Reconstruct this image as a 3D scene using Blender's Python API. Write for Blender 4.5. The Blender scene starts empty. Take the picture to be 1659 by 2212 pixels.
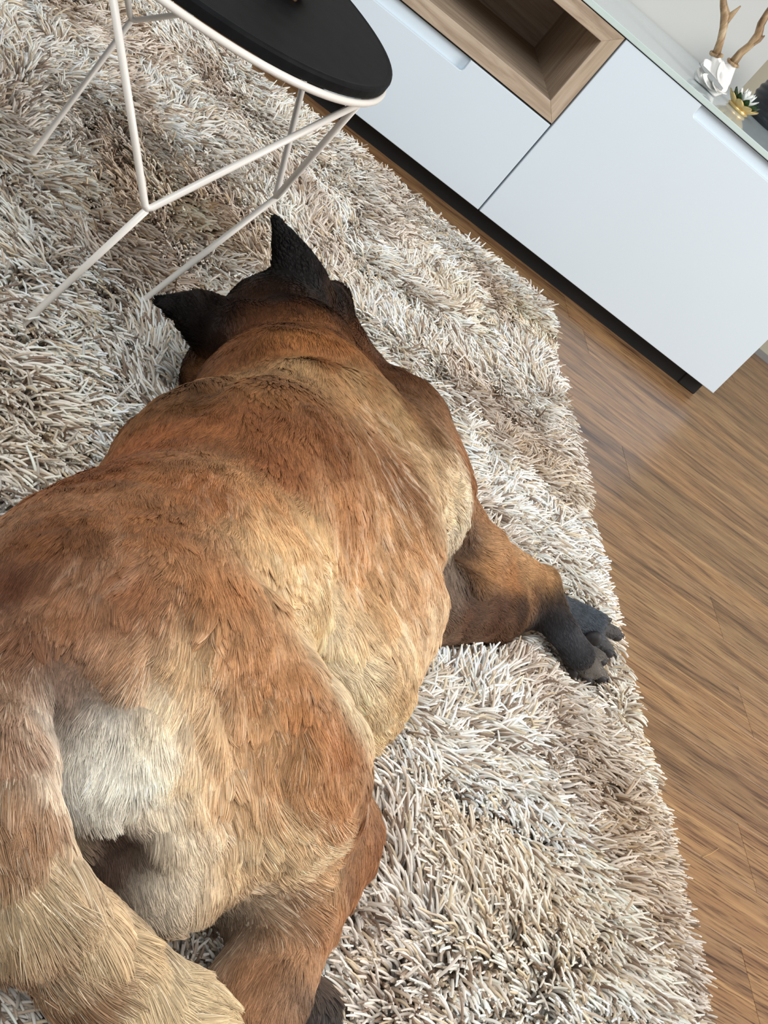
import bpy, bmesh, math, random
import numpy as np
from mathutils import Vector, Matrix

random.seed(7)
RNG = np.random.default_rng(11)
SC = bpy.context.scene
COL = SC.collection

# ------------------------------------------------------------------ camera, light, exposure
cam_d = bpy.data.cameras.new('camera')
cam_o = bpy.data.objects.new('camera', cam_d)
COL.objects.link(cam_o)
SC.camera = cam_o
cam_d.sensor_fit = 'VERTICAL'
cam_d.sensor_height = 36.0
cam_d.lens = 3114.20 * 36.0 / 2212.0
cam_d.clip_start = 0.02
_R = ((0.786031, 0.013562, 0.618038), (0.531473, -0.525453, -0.664406), (0.315739, 0.850714, -0.420231))      # rows: image right, image down, view direction
cam_o.matrix_world = Matrix((
    (_R[0][0], -_R[1][0], -_R[2][0], -1.27259),
    (_R[0][1], -_R[1][1], -_R[2][1], -2.52480),
    (_R[0][2], -_R[1][2], -_R[2][2], 0.66673),
    (0, 0, 0, 1)))

world = bpy.data.worlds.new('room_light')
SC.world = world
world.use_nodes = True
world.node_tree.nodes['Background'].inputs[0].default_value = (0.88, 0.94, 1.0, 1)
world.node_tree.nodes['Background'].inputs[1].default_value = 0.38


def area(name, loc, target, sx, sy, power, color):
    l = bpy.data.lights.new(name, 'AREA')
    l.shape = 'RECTANGLE'
    l.size, l.size_y, l.energy, l.color = sx, sy, power, color
    o = bpy.data.objects.new(name, l)
    o.location = loc
    o.rotation_euler = (Vector(target) - Vector(loc)).to_track_quat('-Z', 'Y').to_euler()
    COL.objects.link(o)
    return o


area('window_light', (1.9, -1.9, 1.8), (-0.9, -1.3, 0.1), 1.7, 1.5, 96, (1.0, 0.98, 0.95))
area('unseen_front_light', (-1.9, -3.6, 2.8), (-0.8, -0.8, 0.2), 1.8, 1.8, 100, (0.92, 0.97, 1.0))  # unseen front light, set high to keep the open shelf dark inside
SC.view_settings.view_transform = 'Standard'
SC.view_settings.look = 'None'
SC.view_settings.gamma = 1.0
SC.view_settings.use_curve_mapping = False
SC.view_settings.exposure = 0.0
SC.cycles.max_bounces = 6
SC.cycles.diffuse_bounces = 3


# ------------------------------------------------------------------ helpers
def lin(r, g, b):
    return tuple((c / 12.92 if c <= 0.04045 else ((c + 0.055) / 1.055) ** 2.4) for c in (r / 255, g / 255, b / 255))


class NT:
    def __init__(self, name):
        self.m = bpy.data.materials.new(name)
        self.m.use_nodes = True
        self.t = self.m.node_tree
        self.b = self.t.nodes['Principled BSDF']

    def n(self, kind, **kw):
        x = self.t.nodes.new(kind)
        for k, v in kw.items():
            if k.startswith('i_'):
                x.inputs[k[2:].replace('_', ' ')].default_value = v
            else:
                setattr(x, k, v)
        return x

    def l(self, a, b):
        self.t.links.new(a, b)

    def base(self, c, rough=0.5, spec=0.5, metal=0.0):
        if c is not None:
            self.b.inputs['Base Color'].default_value = (*c, 1)
        self.b.inputs['Roughness'].default_value = rough
        self.b.inputs['Specular IOR Level'].default_value = spec
        self.b.inputs['Metallic'].default_value = metal
        return self

    def ramp(self, stops, fac):
        r = self.n('ShaderNodeValToRGB')
        e = r.color_ramp.elements
        while len(e) < len(stops):
            e.new(0.5)
        for el, (p, c) in zip(e, stops):
            el.position = p
            el.color = (*c, 1)
        self.l(fac, r.inputs[0])
        return r

    def noise(self, scale=(1, 1, 1), ns=5.0, detail=4.0, rough=0.55, src='Object', rot=(0, 0, 0), dist=0.0):
        tc = self.n('ShaderNodeTexCoord')
        mp = self.n('ShaderNodeMapping')
        mp.inputs['Scale'].default_value = scale
        mp.inputs['Rotation'].default_value = rot
        self.l(tc.outputs[src], mp.inputs[0])
        nz = self.n('ShaderNodeTexNoise')
        nz.inputs['Scale'].default_value = ns
        nz.inputs['Detail'].default_value = detail
        nz.inputs['Roughness'].default_value = rough
        nz.inputs['Distortion'].default_value = dist
        self.l(mp.outputs[0], nz.inputs[0])
        return nz, mp

    def bump(self, h, strength=0.2, dist=0.002):
        b = self.n('ShaderNodeBump')
        b.inputs['Strength'].default_value = strength
        b.inputs['Distance'].default_value = dist
        self.l(h, b.inputs['Height'])
        self.l(b.outputs[0], self.b.inputs['Normal'])


def plain(name, rgb, rough=0.5, spec=0.5, metal=0.0, var=0.04, ns=30.0):
    m = NT(name).base(None, rough, spec, metal)
    nz, _ = m.noise(ns=ns)
    c = lin(*rgb)
    r = m.ramp([(0.3, tuple(x * (1 - var) for x in c)), (0.7, tuple(min(1, x * (1 + var)) for x in c))], nz.outputs[0])
    m.l(r.outputs[0], m.b.inputs['Base Color'])
    return m.m


def link(name, me, mat=None, parent=None, smooth=False):
    o = bpy.data.objects.new(name, me)
    COL.objects.link(o)
    if mat is not None:
        me.materials.append(mat)
    if parent is not None:
        o.parent = parent
        o.matrix_parent_inverse = parent.matrix_world.inverted() if False else Matrix.Translation(-parent.location)
    if smooth:
        me.polygons.foreach_set('use_smooth', [True] * len(me.polygons))
    return o


def bm_obj(name, bm, mat=None, parent=None, smooth=False):
    me = bpy.data.meshes.new(name)
    bm.normal_update()
    bm.to_mesh(me)
    bm.free()
    return link(name, me, mat, parent, smooth)


def empty(name, loc):
    o = bpy.data.objects.new(name, None)
    o.empty_display_size = 0.05
    o.location = loc
    COL.objects.link(o)
    return o


def tag(o, label=None, cat=None, group=None, kind=None):
    for k, v in (('label', label), ('category', cat), ('group', group), ('kind', kind)):
        if v:
            o[k] = v
    return o


def box(bm, x0, x1, y0, y1, z0, z1, bevel=0.0, seg=2):
    r = bmesh.ops.create_cube(bm, size=1.0)
    vs = r['verts']
    bmesh.ops.scale(bm, vec=(x1 - x0, y1 - y0, z1 - z0), verts=vs)
    bmesh.ops.translate(bm, vec=((x0 + x1) / 2, (y0 + y1) / 2, (z0 + z1) / 2), verts=vs)
    if bevel:
        es = list({e for v in vs for e in v.link_edges})
        bmesh.ops.bevel(bm, geom=es, offset=bevel, segments=seg, profile=0.5, affect='EDGES')
    return bm


def slab(name, x0, x1, y0, y1, z0, z1, mat, parent=None, bevel=0.0, seg=2):
    return bm_obj(name, box(bmesh.new(), x0, x1, y0, y1, z0, z1, bevel, seg), mat, parent, smooth=False)


def prism(name, pts, y0, y1, mat, parent=None, bevel=0.0):
    """outline in the XZ plane pushed from y0 to y1"""
    bm = bmesh.new()
    a = [bm.verts.new((x, y0, z)) for x, z in pts]
    b = [bm.verts.new((x, y1, z)) for x, z in pts]
    bm.faces.new(a)
    bm.faces.new(b[::-1])
    n = len(pts)
    for i in range(n):
        bm.faces.new((a[i], b[i], b[(i + 1) % n], a[(i + 1) % n]))
    bmesh.ops.recalc_face_normals(bm, faces=bm.faces)
    if bevel:
        es = [e for e in bm.edges if all(abs(v.co.y - y0) < 1e-6 for v in e.verts)]
        bmesh.ops.bevel(bm, geom=es, offset=bevel, segments=2, profile=0.5, affect='EDGES')
    return bm_obj(name, bm, mat, parent)


def tube(bm, pts, rad, seg=10, closed=False, caps=True):
    """swept round tube; rad a number or one per point"""
    P = [Vector(p) for p in pts]
    n = len(P)
    R = [rad] * n if not hasattr(rad, '__len__') else list(rad)
    rings = []
    up = None
    for i in range(n):
        if closed:
            t = (P[(i + 1) % n] - P[i - 1]).normalized()
        else:
            t = (P[min(i + 1, n - 1)] - P[max(i - 1, 0)]).normalized()
        if up is None:
            up = t.orthogonal().normalized()
        else:
            up = (up - t * up.dot(t)).normalized()
        s = t.cross(up)
        rings.append([bm.verts.new(P[i] + (up * math.cos(2 * math.pi * k / seg) + s * math.sin(2 * math.pi * k / seg)) * R[i]) for k in range(seg)])
    m = n if closed else n - 1
    for i in range(m):
        a, b = rings[i], rings[(i + 1) % n]
        sh = 0
        if closed and i == n - 1:
            sh = min(range(seg), key=lambda q: (a[0].co - b[q].co).length)
        for k in range(seg):
            bm.faces.new((a[k], a[(k + 1) % seg], b[(k + 1 + sh) % seg], b[(k + sh) % seg]))
    if caps and not closed:
        for ring, tip in ((rings[0], P[0]), (rings[-1], P[-1])):
            bm.faces.new(ring)
    bmesh.ops.recalc_face_normals(bm, faces=bm.faces)
    return bm


def lathe(bm, prof, seg=32, center=(0, 0, 0)):
    rings = []
    for r, z in prof:
        rings.append([bm.verts.new((center[0] + r * math.cos(2 * math.pi * k / seg), center[1] + r * math.sin(2 * math.pi * k / seg), center[2] + z)) for k in range(seg)])
    for a, b in zip(rings, rings[1:]):
        for k in range(seg):
            bm.faces.new((a[k], a[(k + 1) % seg], b[(k + 1) % seg], b[k]))
    bm.faces.new(rings[0])
    bm.faces.new(rings[-1])
    bmesh.ops.recalc_face_normals(bm, faces=bm.faces)
    return bm


def add_curves(name, pts, radius, tint, mat, parent=None):
    """pts (N, M, 3) strands as one hair-curves object with a per-strand tint"""
    N, M = pts.shape[:2]
    cu = bpy.data.hair_curves.new(name)
    cu.add_curves([M] * N)
    o = bpy.data.objects.new(name, cu)
    COL.objects.link(o)
    p = pts.astype(np.float32)
    if parent is not None:
        o.parent = parent
        p = p - np.array(parent.location, dtype=np.float32)
    cu.attributes['position'].data.foreach_set('vector', p.ravel())
    ra = cu.attributes.get('radius') or cu.attributes.new('radius', 'FLOAT', 'POINT')
    ra.data.foreach_set('value', np.broadcast_to(radius, (N, M)).astype(np.float32).ravel())
    ta = cu.attributes.new('tint', 'FLOAT_COLOR', 'POINT')
    c = np.ones((N, M, 4), np.float32)
    c[..., :3] = tint if tint.ndim == 3 else tint[:, None, :]
    ta.data.foreach_set('color', c.ravel())
    cu.materials.append(mat)
    return o


# ------------------------------------------------------------------ smooth 3-D noise for numpy
class VNoise:
    def __init__(self, seed, n=32):
        self.g = np.random.default_rng(seed).random((n, n, n)).astype(np.float32) * 2 - 1
        self.nn = n

    def __call__(self, p):
        n = self.nn
        i = np.floor(p).astype(int)
        f = p - i
        f = f * f * (3 - 2 * f)
        o = 0
        for dx in (0, 1):
            wx = f[:, 0] if dx else 1 - f[:, 0]
            for dy in (0, 1):
                wy = f[:, 1] if dy else 1 - f[:, 1]
                for dz in (0, 1):
                    wz = f[:, 2] if dz else 1 - f[:, 2]
                    o = o + wx * wy * wz * self.g[(i[:, 0] + dx) % n, (i[:, 1] + dy) % n, (i[:, 2] + dz) % n]
        return o


NZ = [VNoise(s) for s in range(6)]

# ------------------------------------------------------------------ materials
def wood_floor(name, seed):
    rnd = random.Random(seed)
    m = NT(name).base(None, 0.33, 0.45)
    nz, mp = m.noise(scale=(1.25, 15, 15), ns=2.2, detail=9, rough=0.66, dist=0.9)
    mp.inputs['Location'].default_value = (rnd.uniform(-9, 9), rnd.uniform(-9, 9), rnd.uniform(-9, 9))
    n2, mp2 = m.noise(scale=(9, 170, 170), ns=2.0, detail=5, rough=0.6)
    mp2.inputs['Location'].default_value = (rnd.uniform(-9, 9), rnd.uniform(-9, 9), 0)
    n3, mp3 = m.noise(scale=(2.2, 9, 9), ns=1.6, detail=2, rough=0.5)
    mp3.inputs['Location'].default_value = (rnd.uniform(-9, 9), rnd.uniform(-9, 9), 3)
    t = rnd.uniform(-1, 1)
    k = 0.97 + 0.22 * t
    dk = tuple(c * k for c in lin(76, 51, 33))
    md = tuple(c * k for c in lin(139, 103, 70))
    lt = tuple(c * k for c in lin(170, 133, 92))
    r = m.ramp([(0.32, dk), (0.48, md), (0.68, lt)], nz.outputs[0])
    r2 = m.ramp([(0.36, (0.30, 0.24, 0.20)), (0.50, (1, 1, 1)), (0.8, (1.08, 1.06, 1.04))], n2.outputs[0])
    mx = m.n('ShaderNodeMix', data_type='RGBA', blend_type='MULTIPLY')
    mx.inputs['Factor'].default_value = 0.95
    m.l(r.outputs[0], mx.inputs[6])
    m.l(r2.outputs[0], mx.inputs[7])
    r3 = m.ramp([(0.35, (0.94, 0.97, 1.0)), (0.65, (1.04, 0.98, 0.90))], n3.outputs[0])
    mx2 = m.n('ShaderNodeMix', data_type='RGBA', blend_type='MULTIPLY')
    mx2.inputs['Factor'].default_value = 0.8
    m.l(mx.outputs[2], mx2.inputs[6])
    m.l(r3.outputs[0], mx2.inputs[7])
    m.l(mx2.outputs[2], m.b.inputs['Base Color'])
    m.bump(n2.outputs[0], 0.12, 0.0006)
    return m.m


def oak(name, along):
    sc = {'x': (2.2, 30, 30), 'z': (30, 30, 2.2), 'y': (30, 2.2, 30)}[along]
    m = NT(name).base(None, 0.55, 0.3)
    nz, _ = m.noise(scale=sc, ns=2.2, detail=9, rough=0.65, dist=0.9)
    r = m.ramp([(0.25, lin(136, 114, 94)), (0.5, lin(180, 159, 137)), (0.75, lin(202, 184, 163))], nz.outputs[0])
    m.l(r.outputs[0], m.b.inputs['Base Color'])
    m.bump(nz.outputs[0], 0.15, 0.001)
    return m.m


M_FLOORS = [wood_floor('walnut_laminate', s) for s in range(7)]
M_OAKX, M_OAKZ, M_OAKY = oak('grey_oak_lengthwise', 'x'), oak('grey_oak_upright', 'z'), oak('grey_oak_depthwise', 'y')
M_DOOR = plain('white_lacquer', (214, 224, 231), 0.32, 0.5, var=0.008, ns=6)
M_CARC = plain('cabinet_carcass', (60, 58, 56), 0.6)  # dark colour painted in for the shadow in the door gaps
M_BLACKF = plain('black_plastic', (14, 14, 15), 0.5)
M_GLASS = plain('back_painted_glass', (200, 210, 212), 0.06, 0.6, var=0.01, ns=5)
M_GEDGE = plain('green_glass_edge', (198, 212, 206), 0.15, 0.6, var=0.05, ns=12)
M_WALL = plain('wall_paint', (198, 196, 191), 0.85, 0.2, var=0.03, ns=3)
M_WALLB = plain('beige_wall_paint', (176, 170, 152), 0.85, 0.2, var=0.03, ns=3)
M_BASEB = plain('grey_baseboard', (130, 128, 126), 0.4)
M_WIRE = plain('white_powder_coat', (226, 218, 208), 0.38, 0.5, var=0.02)
M_TRAY = plain('black_tray', (17, 17, 18), 0.6, 0.08, var=0.3, ns=60)
M_PORC = plain('white_porcelain', (240, 236, 230), 0.18, 0.6, var=0.02)
M_GOLD = plain('gold_petal', (214, 186, 126), 0.3, 0.5, 0.55, var=0.1)
M_LEAF = plain('green_petal', (34, 66, 28), 0.35, 0.5, var=0.3)
M_WPET = plain('white_petal', (244, 245, 240), 0.5, 0.3, var=0.02)
M_BLACKO = plain('black_ceramic', (34, 35, 38), 0.35, 0.5, var=0.25, ns=40)
M_CLAW = plain('dark_claw', (58, 52, 50), 0.35, 0.5, var=0.2)
M_PAD = plain('paw_pad_skin', (46, 42, 42), 0.6, 0.35, var=0.25, ns=200)
M_HEM = plain('rug_backing', (150, 128, 104), 0.95, 0.1, var=0.2, ns=90)


def antler_mat():
    m = NT('antler_bone').base(None, 0.45, 0.4)
    nz, _ = m.noise(scale=(60, 60, 12), ns=1.5, detail=6, rough=0.6)
    r = m.ramp([(0.3, lin(98, 72, 48)), (0.52, lin(168, 138, 102)), (0.75, lin(214, 196, 166))], nz.outputs[0])
    m.l(r.outputs[0], m.b.inputs['Base Color'])
    m.bump(nz.outputs[0], 0.4, 0.002)
    return m.m


def bark_mat():
    m = NT('bark').base(None, 0.8, 0.2)
    nz, _ = m.noise(ns=80, detail=6)
    r = m.ramp([(0.3, lin(52, 34, 22)), (0.7, lin(168, 132, 96))], nz.outputs[0])
    m.l(r.outputs[0], m.b.inputs['Base Color'])
    m.bump(nz.outputs[0], 0.8, 0.004)
    return m.m


M_ANTLER, M_BARK = antler_mat(), bark_mat()


def strand_mat(name, rough, spec, sheen=0.0):
    m = NT(name).base(None, rough, spec)
    a = m.n('ShaderNodeAttribute', attribute_name='tint')
    m.l(a.outputs['Color'], m.b.inputs['Base Color'])
    m.b.inputs['Sheen Weight'].default_value = sheen
    return m.m


M_YARN = strand_mat('rug_yarn', 0.75, 0.15)
M_FUR = strand_mat('dog_hair', 0.55, 0.22)
M_SKIN = strand_mat('dog_coat', 0.8, 0.1)

# ------------------------------------------------------------------ setting: floor, walls
FX0, FX1, FY0, FY1 = -2.3, 1.1, -2.7, 0.76
floor = slab('floor', FX0, FX1, FY0, FY1, -0.03, -0.0075, M_BLACKF)
tag(floor, kind='structure')
SW = 0.104
rnd = random.Random(5)
y = -1.429 - SW * 12
row = 0
protos = {}
while y < FY1 - 0.01:
    L = 1.32
    x = -0.265 - L * 3 + (0 if abs(y + 1.429) < 0.01 else rnd.uniform(0, L))
    while x < FX1:
        xa, xb = max(x, FX0), min(x + L, FX1)
        if xb - xa > 0.03:
            yb = min(y + SW, FY1)
            pl = slab('plank', xa - (xa + xb) / 2, xb - (xa + xb) / 2, 0.00015, yb - y - 0.00015, -0.0075, 0, rnd.choice(M_FLOORS), bevel=0.0003, seg=1)
            pl.location = ((xa + xb) / 2, y, 0)
            pl.parent = floor
        x += L + 0.0005
    y += SW
    row += 1
WY = 0.48
tag(slab('wall_back', -2.6, -0.2165, WY, WY + 0.24, 0, 2.4, M_WALL), kind='structure')
tag(slab('wall_right', -0.2165, 1.2, 0.72, 0.82, 0, 2.4, M_WALLB), kind='structure')
tag(slab('baseboard_back', -0.2165, 1.2, 0.708, 0.72, 0, 0.014, M_BASEB), kind='structure')

# ------------------------------------------------------------------ media cabinet
HB, DH, DW, MID = 0.035, 0.389, 0.6, 0.1995
TOP = HB + DH
G = 0.0018
cab = tag(empty('media_cabinet', (-0.9, 0.0, 0.0)), 'long low white media cabinet with recessed grips standing along the wall', 'cabinet')
for cx0, cx1, cz1 in ((-1.8, -1.2 - 0.003, TOP - 0.003), (-1.2 - 0.003, -0.6 + 0.003, HB + MID - 0.006), (-0.6 + 0.003, -0.004, TOP - 0.003)):
    slab('carcass', cx0, cx1, 0.022, 0.42, HB + 0.004, cz1, M_CARC, cab)


def door(name, x0, x1, z0, z1, grip):
    """slab front with a long scooped grip cut into its top edge"""
    g0, g1 = grip
    c = 0.006
    pts = [(x0, z0), (x1, z0), (x1, z1), (g1, z1)]
    pts += [(g1, z1 - 0.025 + c), (g1 - c * 0.3, z1 - 0.025 + c * 0.3), (g1 - c, z1 - 0.025)]
    pts += [(g0 + c, z1 - 0.025), (g0 + c * 0.3, z1 - 0.025 + c * 0.3), (g0, z1 - 0.025 + c), (g0, z1), (x0, z1)]
    d = prism(name, pts, 0.0, 0.018, M_DOOR, cab, bevel=0.0012)
    gp = bm_obj('grip_recess', box(bmesh.new(), g0 - 0.004, g1 + 0.004, 0.0125, 0.0215, z1 - 0.032, z1 - 0.001), M_DOOR)
    gp.parent = d
    gp.location = (0, 0, 0)
    gp.matrix_parent_inverse = Matrix.Identity(4)
    for v in ():
        pass
    return d


door('door', -0.6 + G, 0.0 - G, HB, TOP, (-0.418, -0.182))
door('drawer_front', -1.2 + G, -0.6 - G, HB, HB + MID - G, (-1.018, -0.784))
door('door', -1.8 + G, -1.2 - G, HB, TOP, (-1.618, -1.382))
# legs: small black feet set back under the carcass
for fx in (-0.035, -0.6, -1.2, -1.76):
    for fy in ((0.045 if fx in (-0.035, -1.76) else 0.10), 0.36):
        bm = bmesh.new()
        box(bm, fx - 0.022, fx + 0.022, fy - 0.012, fy + 0.022, 0.0, HB + 0.004, 0.002, 1)
        bm_obj('leg', bm, M_BLACKF, cab)
slab('shade_box', -1.745, -0.055, 0.036, 0.40, 0.0, HB + 0.003, M_BLACKF, cab)  # black box added to stand for the solid shade under the cabinet
# open oak shelf box over the drawer
bz0, bz1, bx0, bx1, T = HB + MID + G, TOP, -1.2 + G, -0.6 - G, 0.029
shelf = tag(empty('shelf_box', (-0.9, 0.0, bz0)), 'open grey oak shelf box set over the white drawer front', 'shelf')
Y0, Y1 = -0.001, 0.40


def mitre(name, pts, mat):
    bm = bmesh.new()
    a = [bm.verts.new((x, Y0, z)) for x, z in pts]
    b = [bm.verts.new((x, Y1, z)) for x, z in pts]
    bm.faces.new(a); bm.faces.new(b[::-1])
    for i in range(4):
        bm.faces.new((a[i], b[i], b[(i + 1) % 4], a[(i + 1) % 4]))
    bmesh.ops.recalc_face_normals(bm, faces=bm.faces)
    es = [e for e in bm.edges if all(abs(v.co.y - Y0) < 1e-6 for v in e.verts)]
    bmesh.ops.bevel(bm, geom=es, offset=0.0008, segments=1, affect='EDGES')
    return bm_obj(name, bm, mat, shelf)


mitre('bottom_panel', [(bx0, bz0), (bx1, bz0), (bx1 - T, bz0 + T), (bx0 + T, bz0 + T)], M_OAKX)
mitre('top_panel', [(bx0, bz1), (bx1, bz1), (bx1 - T, bz1 - T), (bx0 + T, bz1 - T)], M_OAKX)
mitre('side_panel', [(bx1, bz0), (bx1, bz1), (bx1 - T, bz1 - T), (bx1 - T, bz0 + T)], M_OAKZ)
mitre('side_panel', [(bx0, bz0), (bx0, bz1), (bx0 + T, bz1 - T), (bx0 + T, bz0 + T)], M_OAKZ)
slab('back_panel', bx0 + T, bx1 - T, 0.372, 0.385, bz0 + T, bz1 - T, M_OAKX, shelf)
# glass plate on top
gl = slab('glass_plate', -1.82, 0.004, -0.004, WY - 0.004, TOP + 0.002, TOP + 0.013, M_GLASS, bevel=0.0012)
gl.data.materials.append(M_GEDGE)
for p in gl.data.polygons:
    if abs(p.normal.z) < 0.8:
        p.material_index = 1
tag(gl, 'pale back-painted glass plate lying on top of the white cabinet', 'glass top')
GZ = TOP + 0.013

# ------------------------------------------------------------------ tray table
tab = tag(empty('side_table', (-1.27, -1.17, 0.0)), 'round side table with black tray top on thin white wire legs', 'table')
tc, tr, tz = Vector((-1.290, -1.170, 0)), 0.232, 0.379
prof = [(0.0001, -0.0125), (tr - 0.004, -0.0125), (tr - 0.001, -0.0115), (tr, -0.0095), (tr, -0.003), (tr - 0.001, -0.0008), (tr - 0.0035, 0), (tr - 0.007, -0.0006), (0.0001, -0.0006)]
bm = lathe(bmesh.new(), prof, 96, (tc.x, tc.y, tz))
o = bm_obj('tray', bm, M_TRAY, tab, smooth=False)
rz = tz - 0.0157
rr = tr - 0.0005
bm = tube(bmesh.new(), [(tc.x + rr * math.cos(a), tc.y + rr * math.sin(a), rz) for a in np.linspace(0, 2 * math.pi, 96, endpoint=False)], 0.0036, 10, closed=True)
bm_obj('ring', bm, M_WIRE, tab, smooth=True)
FEET = [(-1.2093, -1.3272, 0.0180), (-1.1228, -1.1684, 0.0180), (-1.2856, -1.0249, 0.0180)]
FEET += [(tc.x + 0.160 * math.cos(math.radians(a)), tc.y + 0.160 * math.sin(math.radians(a)), 0.018) for a in (156, 228)]
JN = [(-1.1816, -1.3583, 0.2000), (-1.0685, -1.1279, 0.2000), (-1.2776, -0.9388, 0.2000)]
JN += [(tc.x + 0.205 * math.cos(math.radians(a)), tc.y + 0.205 * math.sin(math.radians(a)), 0.2) for a in (156, 228)]


AT = [(tc.x + (rr - 0.001) * math.cos(math.radians(a)), tc.y + (rr - 0.001) * math.sin(math.radians(a)), rz - 0.002) for a in (264, 334, 48, 124, 192)]
ATT = [(AT[0], AT[1]), (AT[1], AT[2]), (AT[2], AT[3]), (AT[3], AT[4]), (AT[4], AT[0])]
for F, J, (a, b) in zip(FEET, JN, ATT):
    Jv = Vector(J)
    leg = bm_obj('leg', tube(bmesh.new(), [(F[0], F[1], 0.0102), F, tuple(Vector(F).lerp(Jv, 0.5)), J], 0.0034, 10), M_WIRE, tab, smooth=True)

    def bend(p, q):
        p, q = Vector(p), Vector(q)
        return p
    ua = (Vector(a) - Jv).normalized(); ub = (Vector(b) - Jv).normalized()
    pts = [a] + [tuple(Jv + ua * s) for s in (0.06, 0.014, 0.006)] + [tuple(Jv + (ua + ub) * 0.0015)] + [tuple(Jv + ub * s) for s in (0.006, 0.014, 0.06)] + [b]
    bm_obj('strut', tube(bmesh.new(), pts, 0.0034, 10), M_WIRE, tab, smooth=True)

# piece of bark and wood standing on the tray
def rough_lump(name, loc, sx, sy, sz, mat, seed, parent=None):
    bm = bmesh.new()
    bmesh.ops.create_icosphere(bm, subdivisions=4, radius=1.0)
    vn = VNoise(seed + 50)
    co = np.array([v.co[:] for v in bm.verts])
    n1 = vn(co * 2.2 + 9) * 0.25 + vn(co * 6 + 3) * 0.12
    for v, k in zip(bm.verts, n1):
        c = v.co * (1 + float(k))
        v.co = (loc[0] + c.x * sx, loc[1] + c.y * sy, loc[2] + max(c.z, -0.72) * sz)
    return bm_obj(name, bm, mat, parent, smooth=True)


w = rough_lump('driftwood', (-1.184, -1.165, tz + 0.0165), 0.026, 0.040, 0.024, M_BARK, 3)
tag(w, 'rough brown piece of bark lying on the black tray', 'wood')

# ------------------------------------------------------------------ ornaments on the glass
def pz(x, y, z=0.0):
    return (x, y, GZ + z)


def petal(bm, base, out, up, length, width, cup=0.3, tip=0.2, nu=6, nv=4, thick=0.0009):
    """one cupped pointed petal with thickness"""
    base, out, up = Vector(base), Vector(out).normalized(), Vector(up).normalized()
    side = out.cross(up).normalized()
    lay = []
    for sgn in (1, -1):
        g = []
        for i in range(nu + 1):
            t = i / nu
            wd = width * (math.sin(math.pi * min(1, 0.12 + t * 0.88)) ** 0.7) * (1 - tip * t)
            c = base + out * (length * t) + up * (length * (cup * t * t))
            g.append([bm.verts.new(c + side * (wd * (j / nv - 0.5)) + up * (cup * wd * (2 * (j / nv - 0.5)) ** 2 * 0.5) + up * thick * sgn) for j in range(nv + 1)])
        lay.append(g)
    for g, flip in ((lay[0], False), (lay[1], True)):
        for i in range(nu):
            for j in range(nv):
                f = (g[i][j], g[i + 1][j], g[i + 1][j + 1], g[i][j + 1])
                bm.faces.new(f[::-1] if flip else f)
    a, b = lay
    for i in range(nu):
        bm.faces.new((a[i][0], b[i][0], b[i + 1][0], a[i + 1][0])); bm.faces.new((a[i][nv], a[i + 1][nv], b[i + 1][nv], b[i][nv]))
    for j in range(nv):
        bm.faces.new((a[0][j], a[0][j + 1], b[0][j + 1], b[0][j])); bm.faces.new((a[nu][j], b[nu][j], b[nu][j + 1], a[nu][j + 1]))
    return bm


orn = tag(empty('antler_ornament', (-0.3773, 0.1453, 0.4370)), 'white porcelain ornament with two brown antlers rising from it', 'ornament')


def blob_union(name, parts, mat, parent, vox=0.0035, k=0.008):
    """several round cones melted into one porcelain body"""
    P = np.array([c for a in parts for c in (a[0], a[2])])
    lo, hi = P.min(0) - 0.05, P.max(0) + 0.05

    def f(q):
        d = None
        for a, ra, b, rb in parts:
            di = rcone(q, np.array(a), np.array(b), ra, rb)
            d = di if d is None else smin(d, di, k)
        return np.maximum(d, GZ + 0.0008 - q[:, 2])
    return nets_obj(name, f, lo, hi, vox, mat, parent)[0]


def rcone(q, a, b, ra, rb):
    ba = b - a
    L = float(ba @ ba)
    t = np.clip(((q - a) @ ba) / max(L, 1e-9), 0, 1)
    return np.linalg.norm(q - (a + t[:, None] * ba), axis=1) - (ra + (rb - ra) * t)


def smin(a, b, k):
    h = np.maximum(k - np.abs(a - b), 0) / k
    return np.minimum(a, b) - h * h * k * 0.25


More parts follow.
